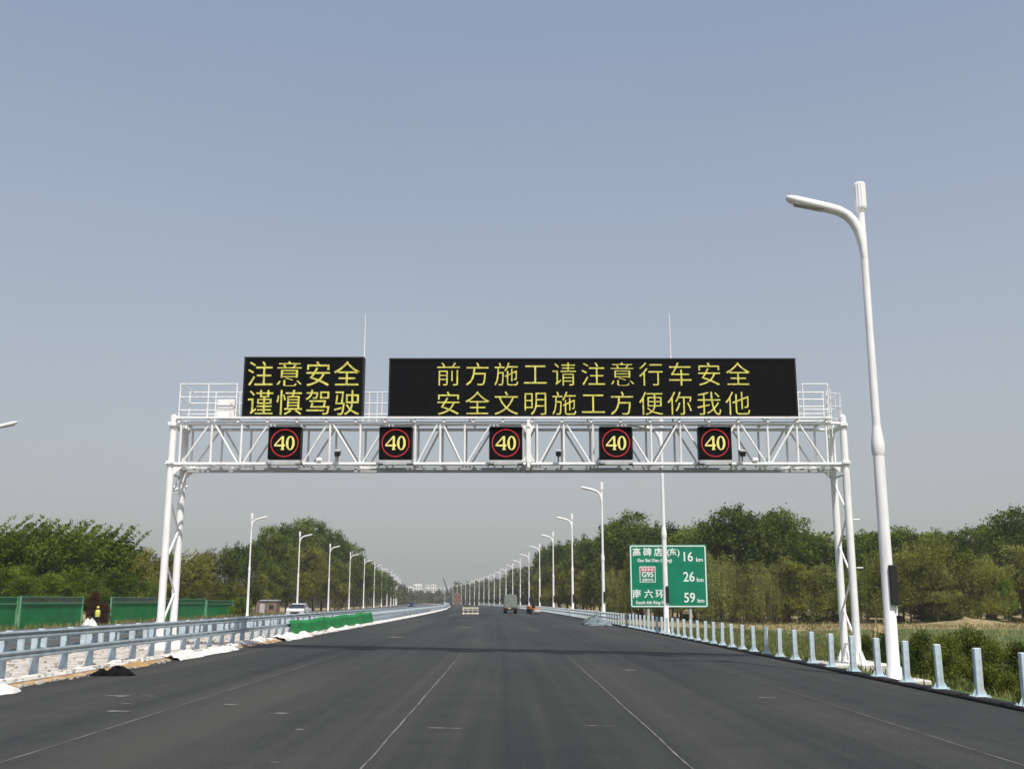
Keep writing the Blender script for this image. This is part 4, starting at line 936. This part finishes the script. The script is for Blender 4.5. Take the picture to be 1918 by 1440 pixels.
for x in range(1140, 1480, 17):
    D = interp(depR, x) - 8 - trnd.uniform(0, 8); X = px2X(x, D); yt = interp([(1140, 1030), (1200, 1030), (1330, 1045), (1400, 1045), (1480, 1060)], x) + trnd.uniform(-26, 34)
    tree(trnd.choice(['sapling', 'sapling', 'poplar']), X, D, Hpx(yt, D, X), .9, 'leaf_sap' if trnd.random() < .75 else 'leaf_olive', 'slender olive sapling in front of the right wood', 'slender saplings in front of the right wood', name='sapling', cat='sapling', bark='barkpale')
for x in range(1020, 1150, 13):
    D = interp(depR, x) - 10; X = px2X(x, D); yt = 1062 + trnd.uniform(-12, 12)
    tree('broad', X, D, Hpx(yt, D, X), 1.0, 'leaf_olive', 'low olive tree behind the third to sixth right lamps', 'low trees behind the right lamps')
for x in range(1470, 1980, 26):
    D = interp(depR, x) - 6 - trnd.uniform(0, 8); X = px2X(x, D); yt = interp([(1460, 1055), (1550, 1060), (1640, 1045), (1700, 1040), (1860, 1060), (1980, 1030)], x) + trnd.uniform(-26, 30)
    tree(trnd.choice(['sapling', 'poplar', 'broad']), X, D, Hpx(yt, D, X), 1.15, trnd.choice(['leaf_olive', 'leaf_mid', 'leaf_sap', 'leaf_sap']), 'low leafy tree at the right wood edge', 'low edge growth of the right wood', bark='barkpale')
for x, yt, wf, l in ((1752, 1003, 1.0, 'broad rounded olive willow standing in front of the wood on the right'), (1668, 1035, .7, 'smaller olive willow just right of the tallest lamp'), (1858, 1052, .8, 'sparse drooping willow near the right frame edge')):
    D = 138; X = px2X(x, D); tree('willow', X, D, Hpx(yt, D, X), wf, 'leaf_olive', l, 'willows at the right', bark='barkpale')
for x, D, yt, l in ((1390, 62, 1065, 'thin bare young tree behind the posts, left of the right gantry leg'), (1523, 55, 1058, 'thin bare young tree close beside the right gantry leg'), (1640, 60, 1105, 'thin dry young tree left of the tallest lamp')):
    X = px2X(x, D); tree('bare', X, D, Hpx(yt, D, X), 1.2, 'leaf_sap', l, 'thin bare young trees', name='young_tree', bark='bark')
for x in list(range(1150, 1990, 44)):
    D = 142 if x > 1350 else interp(depR, x) - 14; X = px2X(x, D)
    tree('bush', X, D, Hpx(1140 + trnd.uniform(-14, 10), D, X), 1.5, trnd.choice(['leaf_olive', 'leaf_sap', 'leaf_dark']), 'low brush at the foot of the right wood', 'low brush at the foot of the right wood', name='bush', cat='bush')
# roadside bushes on the right verge
bl = ['nearest and lowest bush, cut by the frame edge behind the nearest posts', 'small low bush right behind the foot of the tallest lamp', 'dark leafy bush at the right frame edge beside the nearest post', 'rounded bush just left of the nearest post', 'bushy shrub directly right of the tallest lamp footing', 'tall yellow-tipped bush behind the tallest lamp',
      'low bush between gantry leg and tallest lamp', 'large bush behind the second nearest post', 'wide bush beyond the nearest posts near the field', 'small bush right of the right gantry leg']
for k, (x, D, yt, wf) in enumerate([(1905, 22.6, 1262, .8), (1688, 31, 1205, .55), (1930, 24.5, 1240, .75), (1850, 26.5, 1205, .75), (1770, 29.5, 1188, .72), (1722, 33, 1182, .6), (1652, 42, 1182, .55), (1805, 33, 1176, .8), (1895, 31, 1204, .75), (1618, 44, 1190, .5)]):
    X = px2X(x, D); tree('bush', X, D, Hpx(yt, D, X), wf, 'leaf_bush', bl[k], 'bushes on the right verge', name='bush', cat='bush')
# far woods: nobody could count these
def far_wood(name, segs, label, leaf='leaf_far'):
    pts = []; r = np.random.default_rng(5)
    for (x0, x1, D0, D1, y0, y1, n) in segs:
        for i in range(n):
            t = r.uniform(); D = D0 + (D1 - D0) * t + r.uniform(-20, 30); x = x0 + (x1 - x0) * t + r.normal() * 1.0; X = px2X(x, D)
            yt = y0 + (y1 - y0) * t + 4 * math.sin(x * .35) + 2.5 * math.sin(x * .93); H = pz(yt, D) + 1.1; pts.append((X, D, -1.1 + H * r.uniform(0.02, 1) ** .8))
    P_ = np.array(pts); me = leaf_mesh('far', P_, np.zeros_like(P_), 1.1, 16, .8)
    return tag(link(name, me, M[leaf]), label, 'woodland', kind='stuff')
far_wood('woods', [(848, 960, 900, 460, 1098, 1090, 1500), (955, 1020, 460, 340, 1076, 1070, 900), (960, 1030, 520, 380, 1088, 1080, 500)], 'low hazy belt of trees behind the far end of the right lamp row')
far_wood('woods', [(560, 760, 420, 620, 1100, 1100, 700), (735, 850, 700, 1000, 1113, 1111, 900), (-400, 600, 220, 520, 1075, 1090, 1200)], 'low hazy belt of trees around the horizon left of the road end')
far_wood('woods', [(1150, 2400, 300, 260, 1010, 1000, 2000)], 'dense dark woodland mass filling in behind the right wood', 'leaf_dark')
# verge grass
def blades(name, n, u0, u1, s0, s1, h, label, seed, mk='grass'):
    r = np.random.default_rng(seed); V = []; 
    u = r.uniform(u0, u1, n); s = s0 + (s1 - s0) * r.uniform(0, 1, n) ** 1.5; keep = np.sin(u * 2.3 + s * .7) + np.sin(s * 1.9 - u) + r.normal(size=n) * .8 > -.3
    u = u[keep]; s = s[keep]; k = len(u); g0 = np.interp(u, _pu, _pz); X = u + (-.001 * s - 8.3e-5 * s * s)
    a = r.uniform(0, 6.28, k); hh = h * r.uniform(.4, 1.3, k); wd = .012 + .0004 * s; dx = np.cos(a) * wd; dy = np.sin(a) * wd; lx_ = r.normal(size=k) * hh * .35; ly = r.normal(size=k) * hh * .35
    Vv = np.stack([np.stack([X - dx, s - dy, g0 - .02], 1), np.stack([X + dx, s + dy, g0 - .02], 1), np.stack([X + lx_ + dx * .2, s + ly, g0 + hh], 1), np.stack([X + lx_ - dx * .2, s + ly, g0 + hh], 1)], 1).reshape(-1, 3)
    me = bpy.data.meshes.new(name); me.vertices.add(4 * k); me.vertices.foreach_set('co', Vv.astype(np.float32).ravel()); me.loops.add(4 * k); me.loops.foreach_set('vertex_index', np.arange(4 * k, dtype=np.int32))
    me.polygons.add(k); me.polygons.foreach_set('loop_start', np.arange(0, 4 * k, 4, dtype=np.int32)); me.polygons.foreach_set('loop_total', np.full(k, 4, dtype=np.int32)); me.update(calc_edges=True)
    return tag(link(name, me, M[mk]), label, 'grass', kind='stuff')
blades('verge_grass', 60000, 10.6, 24, 14, 112, .20, 'green and yellowing grass on the right verge behind the posts', 9, 'grass_green')
blades('verge_grass', 20000, 24, 70, 60, 150, .3, 'dry grass in the strip before the right wood', 10)
blades('verge_grass', 14000, -48, -35, 50, 180, .4, 'rough grass below the left hoarding', 11)
# earth mound
mb = MB(); rr = random.Random(6); D = 134; X = px2X(1800, D); n = 22; vs = []
for j in range(8):
    for i in range(n):
        a = 2 * math.pi * i / n; r_ = (1 - j / 7.2); vs.append((7.5 * r_ * math.cos(a) * rr.uniform(.93, 1.07), 3 * r_ * math.sin(a), (j / 7) ** .8 * .8 * rr.uniform(.9, 1.1) * (1 + .25 * math.cos(a))))
mb.add(vs, [(j * n + i, j * n + (i + 1) % n, (j + 1) * n + (i + 1) % n, (j + 1) * n + i) for j in range(7) for i in range(n)] + [tuple(range(7 * n, 8 * n))])
M['mound'] = mat('dry_mound_earth', (0.27, 0.20, 0.11), 0.95, noise=.45, nscale=1.2, bump=.8, bscale=4, tint=(.15, .14, .06)); o = mb.build('earth_mound', M['mound'], smooth=True); o.location = (X, D, -1.15); tag(o, 'low mound of tan earth at the edge of the wood on the right', 'mound')
# boards
D = 70; X = px2X(1645, D); t = thing('timber_trestle', (X, D, gx(X, D)), 'small tan timber trestle standing in the verge left of the tallest lamp', 'trestle')
zt_ = Hpx(1158, D, X)
for a in (-.45, .45):
    mb = MB(); mb.tube((a, 0, 0), (a * .5, 0, zt_), .06, n=6); mb.build('leg', M['lumber'], t); mb = MB(); mb.tube((a, .6, 0), (a * .5, .1, zt_), .06, n=6); mb.build('leg', M['lumber'], t)
mb = MB(); mb.box((0, .05, zt_), (1.3, .22, .08)); mb.build('top_board', M['lumber'], t); mb = MB(); mb.box((.05, -.05, zt_ * .62), (.95, .05, .5), rot=Matrix.Rotation(.3, 3, 'Y')); mb.build('side_board', M['lumber'], t)

# ------------------------------------------------------------------ green hoardings on the left
HL = ['green hoarding panel cut by the left frame edge', 'wide green hoarding panel with a pale window strip left of the person', 'green hoarding panel directly left of the left gantry leg', 'green hoarding panel seen right behind the left gantry leg', 'last short green hoarding panel beside the left lamp']
for k, (x0, x1, yt) in enumerate([(-70, 33, 1117), (38, 155, 1117), (208, 300, 1118), (303, 385, 1121), (387, 436, 1124)]):
    Ua = -38.5
    def Dat(x):
        D = 80.0
        for _ in range(20): D = (Ua + shift(D)) / ((x - 959) / 2001.0)
        return D
    Da, Db = Dat(x0), Dat(x1); A = R(Ua, Da); B = R(Ua, Db); za = ground(Ua) - .1; zt_ = pz(yt, (Da + Db) / 2)
    t = thing('hoarding_panel', (A.x, A.y, za), HL[k], 'hoarding', 'green hoarding panels beyond the far carriageway', rz=math.atan2(B.y - A.y, B.x - A.x))
    L = (B - A).length; h = zt_ - za
    mb = MB()
    n = max(6, int(L / .25)); prev = None; vs = []
    for i in range(n * 2 + 1):
        vs.append((L * i / (n * 2), 0.03 * (i % 2), 0.05)); vs.append((L * i / (n * 2), 0.03 * (i % 2), h * .80))
    mb.add(vs, [(2 * i, 2 * i + 2, 2 * i + 3, 2 * i + 1) for i in range(n * 2)]); mb.build('corrugated_sheet', M['hoard'], t)
    mb = MB(); mb.box((L / 2, .02, h * .90), (L - .1, .02, h * .17)); mb.build('window_strip', M['hoardlight'] if k in (1, 2) else M['hoard'], t)
    mb = MB()
    for z in (h * .80, h): mb.box((L / 2, -.02, z - .03), (L, .09, .07))
    mb.build('frame_rail', M['hoardframe'], t)
    for xx in (.05, L - .05):
        mb = MB(); mb.box((xx, -.02, h / 2), (.14, .14, h + .05)); mb.build('frame_post', M['hoardframe'], t)
# hut
D = 178; X = px2X(503, D)
t = thing('site_hut', (X, D, -.4), 'small hut with red-brown walls and a grey flat roof by the first left lamps', 'hut')
mb = MB(); mb.box((0, 0, 1.1), (3.3, 2.6, 2.2)); mb.build('wall', M['brownwall'], t)
mb = MB(); mb.box((.3, 0, 2.35), (2.9, 2.9, .22), b=.03); mb.build('roof', M['roofgrey'], t)
mb = MB(); mb.box((.8, -1.32, 1.25), (.7, .04, .6)); mb.build('window', M['glass'], t); mb = MB(); mb.box((-.7, -1.32, .95), (.8, .04, 1.8)); mb.build('door', M['grey'], t)
mb = MB(); mb.box((-2.1, -.4, .55), (1.6, 1.4, 1.1), b=.05); o = mb.build('crate', M['brownwall']); o.location = (X - .3, D - 2, -.4); tag(o, 'low red-brown box standing at the left side of the small hut', 'crate')

# ------------------------------------------------------------------ vehicles
def car(label, loc, rz, paint, cat='car'):
    t = thing('car', loc, label, cat, rz=rz)
    W2 = .86
    side = [(-2.2, .45), (-2.22, .8), (-2.05, .98), (-1.35, 1.02), (-.75, 1.42), (.75, 1.45), (1.45, 1.05), (2.1, .95), (2.25, .75), (2.22, .40)]
    def ext(pts, w0, w1, name, m, p):
        n = len(pts); vs = [(w0, y, z) for y, z in pts] + [(w1, y, z) for y, z in pts]
        mb = MB(); mb.add(vs, [tuple(range(n)), tuple(range(2 * n - 1, n - 1, -1))] + [(i, i + n, (i + 1) % n + n, (i + 1) % n) for i in range(n)]); return mb.build(name, m, p)
    b = ext([(-2.2, .32), (-2.24, .78), (-2.05, .95), (1.9, .98), (2.22, .85), (2.24, .32)], -W2, W2, 'body', paint, t)
    vs = []
    for z, y0, y1, hw in ((.96, -1.45, 1.65, .80), (1.38, -.72, .95, .62), (1.44, -.55, .8, .56)):
        vs += [(-hw, y0, z), (hw, y0, z), (hw, y1, z), (-hw, y1, z)]
    mb = MB(); mb.add(vs[4:], [(0, 1, 5, 4), (1, 2, 6, 5), (2, 3, 7, 6), (3, 0, 4, 7), (4, 5, 6, 7)]); mb.build('roof', paint, t)
    mb = MB(); mb.add(vs[:8], [(0, 1, 5, 4), (1, 2, 6, 5), (2, 3, 7, 6), (3, 0, 4, 7)]); mb.build('window', M['glass'], t)
    for sx_ in (-1, 1):
        for yy in (-1.35, 1.4):
            mb = MB(); mb.tube((sx_ * .70, yy, .33), (sx_ * .90, yy, .33), .33, n=16); wh = mb.build('wheel', M['rubber'], t)
            mb = MB(); mb.tube((sx_ * .88, yy, .33), (sx_ * .915, yy, .33), .19, n=12); mb.build('rim', M['grey'], wh)
        mb = MB(); mb.box((sx_ * .62, -2.23, .74), (.34, .05, .16), b=.01); mb.build('headlight', M['lampglass'], t)
        mb = MB(); mb.box((sx_ * .95, -.9, 1.0), (.16, .1, .12)); mb.build('mirror', paint, t)
        mb = MB(); mb.box((sx_ * .66, 2.24, .78), (.3, .04, .14)); mb.build('tail_light', M['signred'], t)
    mb = MB(); mb.box((0, -2.24, .55), (.9, .04, .18)); mb.build('grille', M['black'], t)
    return t
o = R(-18.6, 262); car('dark blue car coming towards us on the far carriageway', (o.x, o.y, opp_z(-18.6)), head(262), M['carblue'])
o = R(-20.6, 109); car('white car mostly hidden behind the median guardrail', (o.x, o.y, opp_z(-20.6)), head(109), M['carwhite'])
o = R(-3.4, 395); car('tiny dark car far ahead near the end of the road', (o.x, o.y, road_z(-3.4)), head(395), M['cardark'])
# truck
o = R(2.25, 166); t = thing('truck', (o.x, o.y, road_z(2.25)), 'grey truck with covered cargo bed driving away in our lanes', 'truck', rz=head(166))
mb = MB()
secs = []
for y in (0, .15, 1.2, 2.4, 3.6, 4.2):
    hw = 1.02 if y not in (0,) else .98; tp = 2.92 if y not in (0,) else 2.84
    secs.append([(-hw, y, .95), (hw, y, .95), (hw + .02, y, 2.3), (hw * .86, y, tp - .12), (0, y, tp + .05), (-hw * .86, y, tp - .12), (-hw - .02, y, 2.3)])
mb.sweep(None, secs); mb.build('cargo_cover', M['tarp'], t)
mb = MB(); mb.box((0, 2.1, .88), (2.1, 4.3, .14)); mb.build('cargo_bed', M['cardark'], t)
mb = MB(); mb.box((0, 5.15, 1.45), (1.9, 1.5, 1.75), b=.12); cb = mb.build('cab', M['tarp'], t)
mb = MB(); mb.box((0, 5.9, 1.8), (1.6, .06, .7)); mb.build('windscreen', M['glass'], cb)
for y in (.9, 5.0):
    for sx_ in (-1, 1):
        mb = MB(); mb.tube((sx_ * .60, y, .44), (sx_ * 1.0, y, .44), .44, n=18); wh = mb.build('wheel', M['rubber'], t); mb = MB(); mb.tube((sx_ * .98, y, .44), (sx_ * 1.02, y, .44), .22, n=12); mb.build('rim', M['grey'], wh)
for sx_ in (-1, 1):
    mb = MB(); mb.box((sx_ * .8, -.06, .86), (.3, .06, .12)); mb.build('tail_light', M['signred'], t); mb = MB(); mb.box((sx_ * 1.12, 5.6, 1.9), (.14, .1, .34)); mb.build('mirror', M['black'], t)
    mb = MB(); mb.box((sx_ * .78, .3, .45), (.5, .03, .5)); mb.build('mud_flap', M['rubber'], t)
mb = MB(); mb.box((0, -.05, .62), (1.9, .08, .12)); mb.build('rear_bumper', M['black'], t)
mb = MB(); mb.box((-.2, -.12, .82), (.44, .02, .13)); mb.build('number_plate', M['barric'], t)
# roller
o = R(5.9, 168); t = thing('road_roller', (o.x, o.y, road_z(5.9)), 'small orange road roller parked at the right road edge beyond the truck', 'road roller', rz=head(168) + .5)
mb = MB(); mb.tube((-.55, -.75, .42), (.55, -.75, .42), .42, n=20); mb.build('drum', M['grey'], t)
mb = MB(); mb.tube((-.55, .85, .42), (.55, .85, .42), .42, n=20); mb.build('drum', M['rubber'], t)
mb = MB(); mb.box((0, .75, .95), (1.1, 1.2, .55), b=.08); mb.build('engine_hood', M['orange'], t)
mb = MB(); mb.box((0, -.6, .78), (1.2, 1.0, .22), b=.04); mb.box((0, .05, .7), (.5, .5, .3)); mb.build('chassis', M['orange'], t)
mb = MB(); mb.box((0, .0, 1.05), (.5, .45, .12)); mb.box((0, .2, 1.3), (.5, .1, .45)); mb.build('seat', M['black'], t)
mb = MB(); mb.tube((0, -.55, .9), (0, -.35, 1.3), .03, n=6); mb.tube((0, -.36, 1.29), (0, -.33, 1.33), .17, n=14); mb.build('steering_wheel', M['black'], t)
# sheet pile
def heap(name, loc, a, b, h, seed, m, label, cat):
    rr = random.Random(seed); n = 22; k = 9; vs = []
    ph = [rr.uniform(0, 6.28) for _ in range(5)]
    for j in range(k):
        for i in range(n):
            q = 2 * math.pi * i / n; t_ = j / (k - 1); r_ = (1 - t_ ** 1.5) * (1 + .18 * math.sin(3 * q + ph[0]) + .12 * math.sin(5 * q + ph[1])) * rr.uniform(.9, 1.1)
            zz_ = h * math.sin(t_ * 1.5) * (1.0) * (1 + .30 * math.sin(2 * q + ph[2] + 2 * t_)) * rr.uniform(.86, 1.12); vs.append((a * r_ * math.cos(q), b * r_ * math.sin(q), zz_))
    mb = MB(); mb.add(vs, [(j * n + i, j * n + (i + 1) % n, (j + 1) * n + (i + 1) % n, (j + 1) * n + i) for j in range(k - 1) for i in range(n)]); o = mb.build(name, m); o.location = loc; return tag(o, label, cat)
o = R(7.9, 92); heap('sheeting_heap', (o.x, o.y, road_z(7.9)), 1.15, 1.6, .62, 4, M['bluesheet'], 'crumpled heap of grey-blue sheeting on the asphalt at the right road edge', 'sheeting')
o = R(6.9, 91); heap('sheeting_heap', (o.x + 1.0, o.y - 2.2, road_z(8)), 1.0, .8, .34, 9, M['bluesheet'], 'low flat grey-blue sheeting in front of the larger heap', 'sheeting')
D_ = 24.2; t = heap('plastic_bag', (px2X(203, D_), D_, .175), .30, .22, .13, 3, M['darkbag'], 'small black crumpled bag lump beside the larger black bag on the left', 'bag')
t = heap('plastic_bag', (px2X(230, D_ + .1), D_ + .1, .172), .36, .24, .17, 14, M['darkbag'], 'larger black crumpled bag lying on the asphalt near the left kerb', 'bag')
# barricade
o = R(-3.7, 143); t = thing('barricade', (o.x, o.y, road_z(-3.7)), 'low cream barricade with horizontal boards standing alone in the middle of the road', 'barricade', rz=head(143))
for z in (.88, .16, .62): mb = MB(); mb.box((0, 0, z), (2.2, .05, .14 if z != .62 else .07)); mb.build('board', M['barric'], t)
for x in (-.95, -.3, .3, .95): mb = MB(); mb.box((x, .05, .48), (.06, .05, .96)); mb.build('upright', M['barric'], t)
for x in (-.95, .95): mb = MB(); mb.box((x, .05, .03), (.1, .6, .06)); mb.build('foot', M['barric'], t)
# rust tower, crane, buildings far away
o = R(-6.1, 440); t = thing('container_stack', (o.x, o.y, .1), 'tall rust-brown box structure at the far end of the road', 'site container')
mb = MB()
for z in (1.3, 3.95): mb.box((0, 0, z), (2.5, 3, 2.45), b=.05)
mb.build('container_wall', M['brownwall'], t); mb = MB()
for z in (2.6,): mb.box((.0, -1.45, z), (2.6, .2, .2))
mb.build('floor_beam', M['orange'], t)
o = R(-8.4, 480); t = thing('mobile_crane', (o.x, o.y, .1), 'dark mobile crane with its boom raised to the left beside the rust-brown structure', 'crane')
mb = MB(); mb.box((0, 0, 1.3), (2.4, 6, 1.2), b=.1); mb.build('chassis', M['cardark'], t)
for y in (-2, 0, 2):
    for sx_ in (-1, 1): mb = MB(); mb.tube((sx_ * .8, y, .55), (sx_ * 1.2, y, .55), .55, n=12); mb.build('wheel', M['rubber'], t)
mb = MB(); mb.box((.3, .3, 2.7), (2.0, 2.4, 1.6), b=.1); mb.build('cab', M['cardark'], t)
mb = MB(); mb.tube((.3, 0, 2.9), (-3.0, 0, 11.9), .34, .2, n=8); mb.build('boom', M['cardark'], t)
for k, (x0, x1, yt, D) in enumerate([(764, 774, 1097, 1150), (775, 789, 1092, 1250), (797, 806, 1094, 1200), (807, 816, 1093, 1200), (756, 822, 1106, 1050)]):
    Xa, Xb = px2X(x0, D), px2X(x1, D); h = pz(yt, D) + 1.2; t = thing('apartment_building', ((Xa + Xb) / 2, D, -1.2), ['lowest pale block, leftmost of the far buildings on the horizon', 'tallest pale block in the left pair of far buildings', 'narrower pale block, left one of the right pair on the horizon', 'rightmost pale block of the far buildings', 'long low pale building in front of the far apartment blocks'][k], 'building', 'pale buildings on the horizon')
    wd = Xb - Xa; mb = MB(); mb.box((0, 6, h / 2), (wd, 12, h)); mb.build('wall', M['building'], t)
    mb = MB(); mb.box((0, 6, h + .25), (wd + .6, 12.6, .5)); mb.build('roof', M['roofgrey'], t)
    nf = max(1, int(h / 3)); nx = max(2, min(14, int(wd / 2.6)))
    if nf * nx > 100: nx = 100 // nf
    for f in range(nf):
        for i in range(nx): mb = MB(); mb.box((-wd / 2 + wd * (i + .5) / nx, -.02, 1.6 + f * 3), (wd / nx * .5, .08, 1.4)); mb.build('window', M['glass'], t)

# ------------------------------------------------------------------ person in the hoarding gap
D = 88; X = px2X(185, D)
def skin(name, verts, edges, rads, m, parent, sub=1):
    me = bpy.data.meshes.new(name); me.from_pydata(verts, edges, []); o = bpy.data.objects.new(name, me); COL.objects.link(o); o.parent = parent
    md = o.modifiers.new('skin', 'SKIN'); me.skin_vertices[0] if len(me.skin_vertices) else None
    if not me.skin_vertices: 
        bpy.context.view_layer.objects.active = o
    for i, r_ in enumerate(rads): me.skin_vertices[0].data[i].radius = (r_, r_) if not isinstance(r_, tuple) else r_
    me.skin_vertices[0].data[0].use_root = True
    sb = o.modifiers.new('sub', 'SUBSURF'); sb.levels = sub; sb.render_levels = sub
    dg = bpy.context.evaluated_depsgraph_get(); m2 = bpy.data.meshes.new_from_object(o.evaluated_get(dg)); o.modifiers.clear(); o.data = m2
    m2.materials.clear(); m2.materials.append(m); m2.polygons.foreach_set('use_smooth', [True] * len(m2.polygons)); return o
per = thing('person', (X, D, -0.33), 'person in a yellow high-visibility vest standing in the gap between green hoardings', 'person', rz=.3)
V_ = [(0, 0, .92), (0, 0, 1.12), (0, 0, 1.36), (0, 0, 1.46), (0, -.01, 1.56), (0, -.01, 1.66),
      (.17, 0, 1.38), (.23, 0, 1.12), (.20, -.12, .92), (.19, -.18, .86), (-.17, 0, 1.38), (-.24, .02, 1.12), (-.22, -.02, .88), (-.21, -.04, .80),
      (.10, 0, .86), (.11, -.02, .48), (.12, .02, .09), (.13, -.14, .04), (-.10, 0, .86), (-.12, .01, .48), (-.13, .05, .09), (-.14, -.11, .04)]
E_ = [(0, 1), (1, 2), (2, 3), (3, 4), (4, 5), (2, 6), (6, 7), (7, 8), (8, 9), (2, 10), (10, 11), (11, 12), (12, 13), (0, 14), (14, 15), (15, 16), (16, 17), (0, 18), (18, 19), (19, 20), (20, 21)]
R_ = [.13, .12, .13, .055, .095, .07, .065, .048, .035, .04, .065, .048, .035, .04, .09, .062, .045, .045, .09, .062, .045, .045]
try:
    skin('body', V_, E_, R_, M['navy'], per)
    mb = MB(); mb.lathe([(.17, .90), (.175, 1.1), (.19, 1.32), (.15, 1.42), (.08, 1.46)], n=14); o = smoothed(mb.build('vest', M['vest'], per)); o.scale = (1.12, .82, 1)
    mb = MB(); mb.lathe([(.07, 1.50), (.088, 1.56), (.086, 1.64), (.05, 1.70)], c=(0, -.02, 0), n=12); smoothed(mb.build('face', M['skin'], per))
    mb = MB(); mb.lathe([(.115, 1.635), (.105, 1.66), (.08, 1.73), (.03, 1.76)], c=(0, -.01, 0), n=14); smoothed(mb.build('hard_hat', M['vest'], per))
except Exception as ex:
    print('person', ex)
for k, (x, D) in enumerate(((166, 86), (176, 85))):
    X = px2X(x, D); heap('sack', (X, D, gx(X, D) - .02), .40, .32, .5, 20 + k, M['sheet'], ['white sack standing left of the person in the hoarding gap', 'second white sack at the feet of the person in the hoarding gap'][k], 'sack')

bpy.data.objects.remove(_to); bpy.data.curves.remove(_tc)
# repeats that only their place in the row tells apart: say which one it is
NTH = ['first', 'second', 'third', 'fourth', 'fifth', 'sixth', 'seventh', 'eighth', 'ninth', 'tenth', 'eleventh', 'twelfth', 'thirteenth', 'fourteenth', 'fifteenth', 'sixteenth', 'seventeenth', 'eighteenth', 'nineteenth', 'twentieth']
rows = {}
for o in list(COL.objects):
    if o.parent is None and (o.get('category') in ('tree', 'sapling') or o.get('label', '').startswith('low brush')) and 'hidden' not in o.get('label', '') and 'filling the back' not in o.get('label', ''): rows.setdefault(o['label'], []).append(o)
for lab, os_ in rows.items():
    if 1 < len(os_) <= 20:
        os_.sort(key=lambda o: o.location.x / o.location.y)
        for i, o in enumerate(os_): o['label'] = NTH[i] + ' from the left, ' + lab

# ------------------------------------------------------------------ haze
mb = MB(); mb.box((0, 700, 6.5), (3600, 1700, 22)); 
hz = mb.build('haze', None); m = bpy.data.materials.new('haze_air'); m.use_nodes = True; n = m.node_tree; n.nodes.clear()
o_ = n.nodes.new('ShaderNodeOutputMaterial'); v = n.nodes.new('ShaderNodeVolumePrincipled')
v.inputs['Color'].default_value = (.93, .95, 1.0, 1); v.inputs['Density'].default_value = 0.00019; v.inputs['Anisotropy'].default_value = 0.0
n.links.new(v.outputs[0], o_.inputs['Volume']); hz.data.materials.append(m); tag(hz, 'thin pale haze in the air over the whole road', 'haze', kind='stuff')
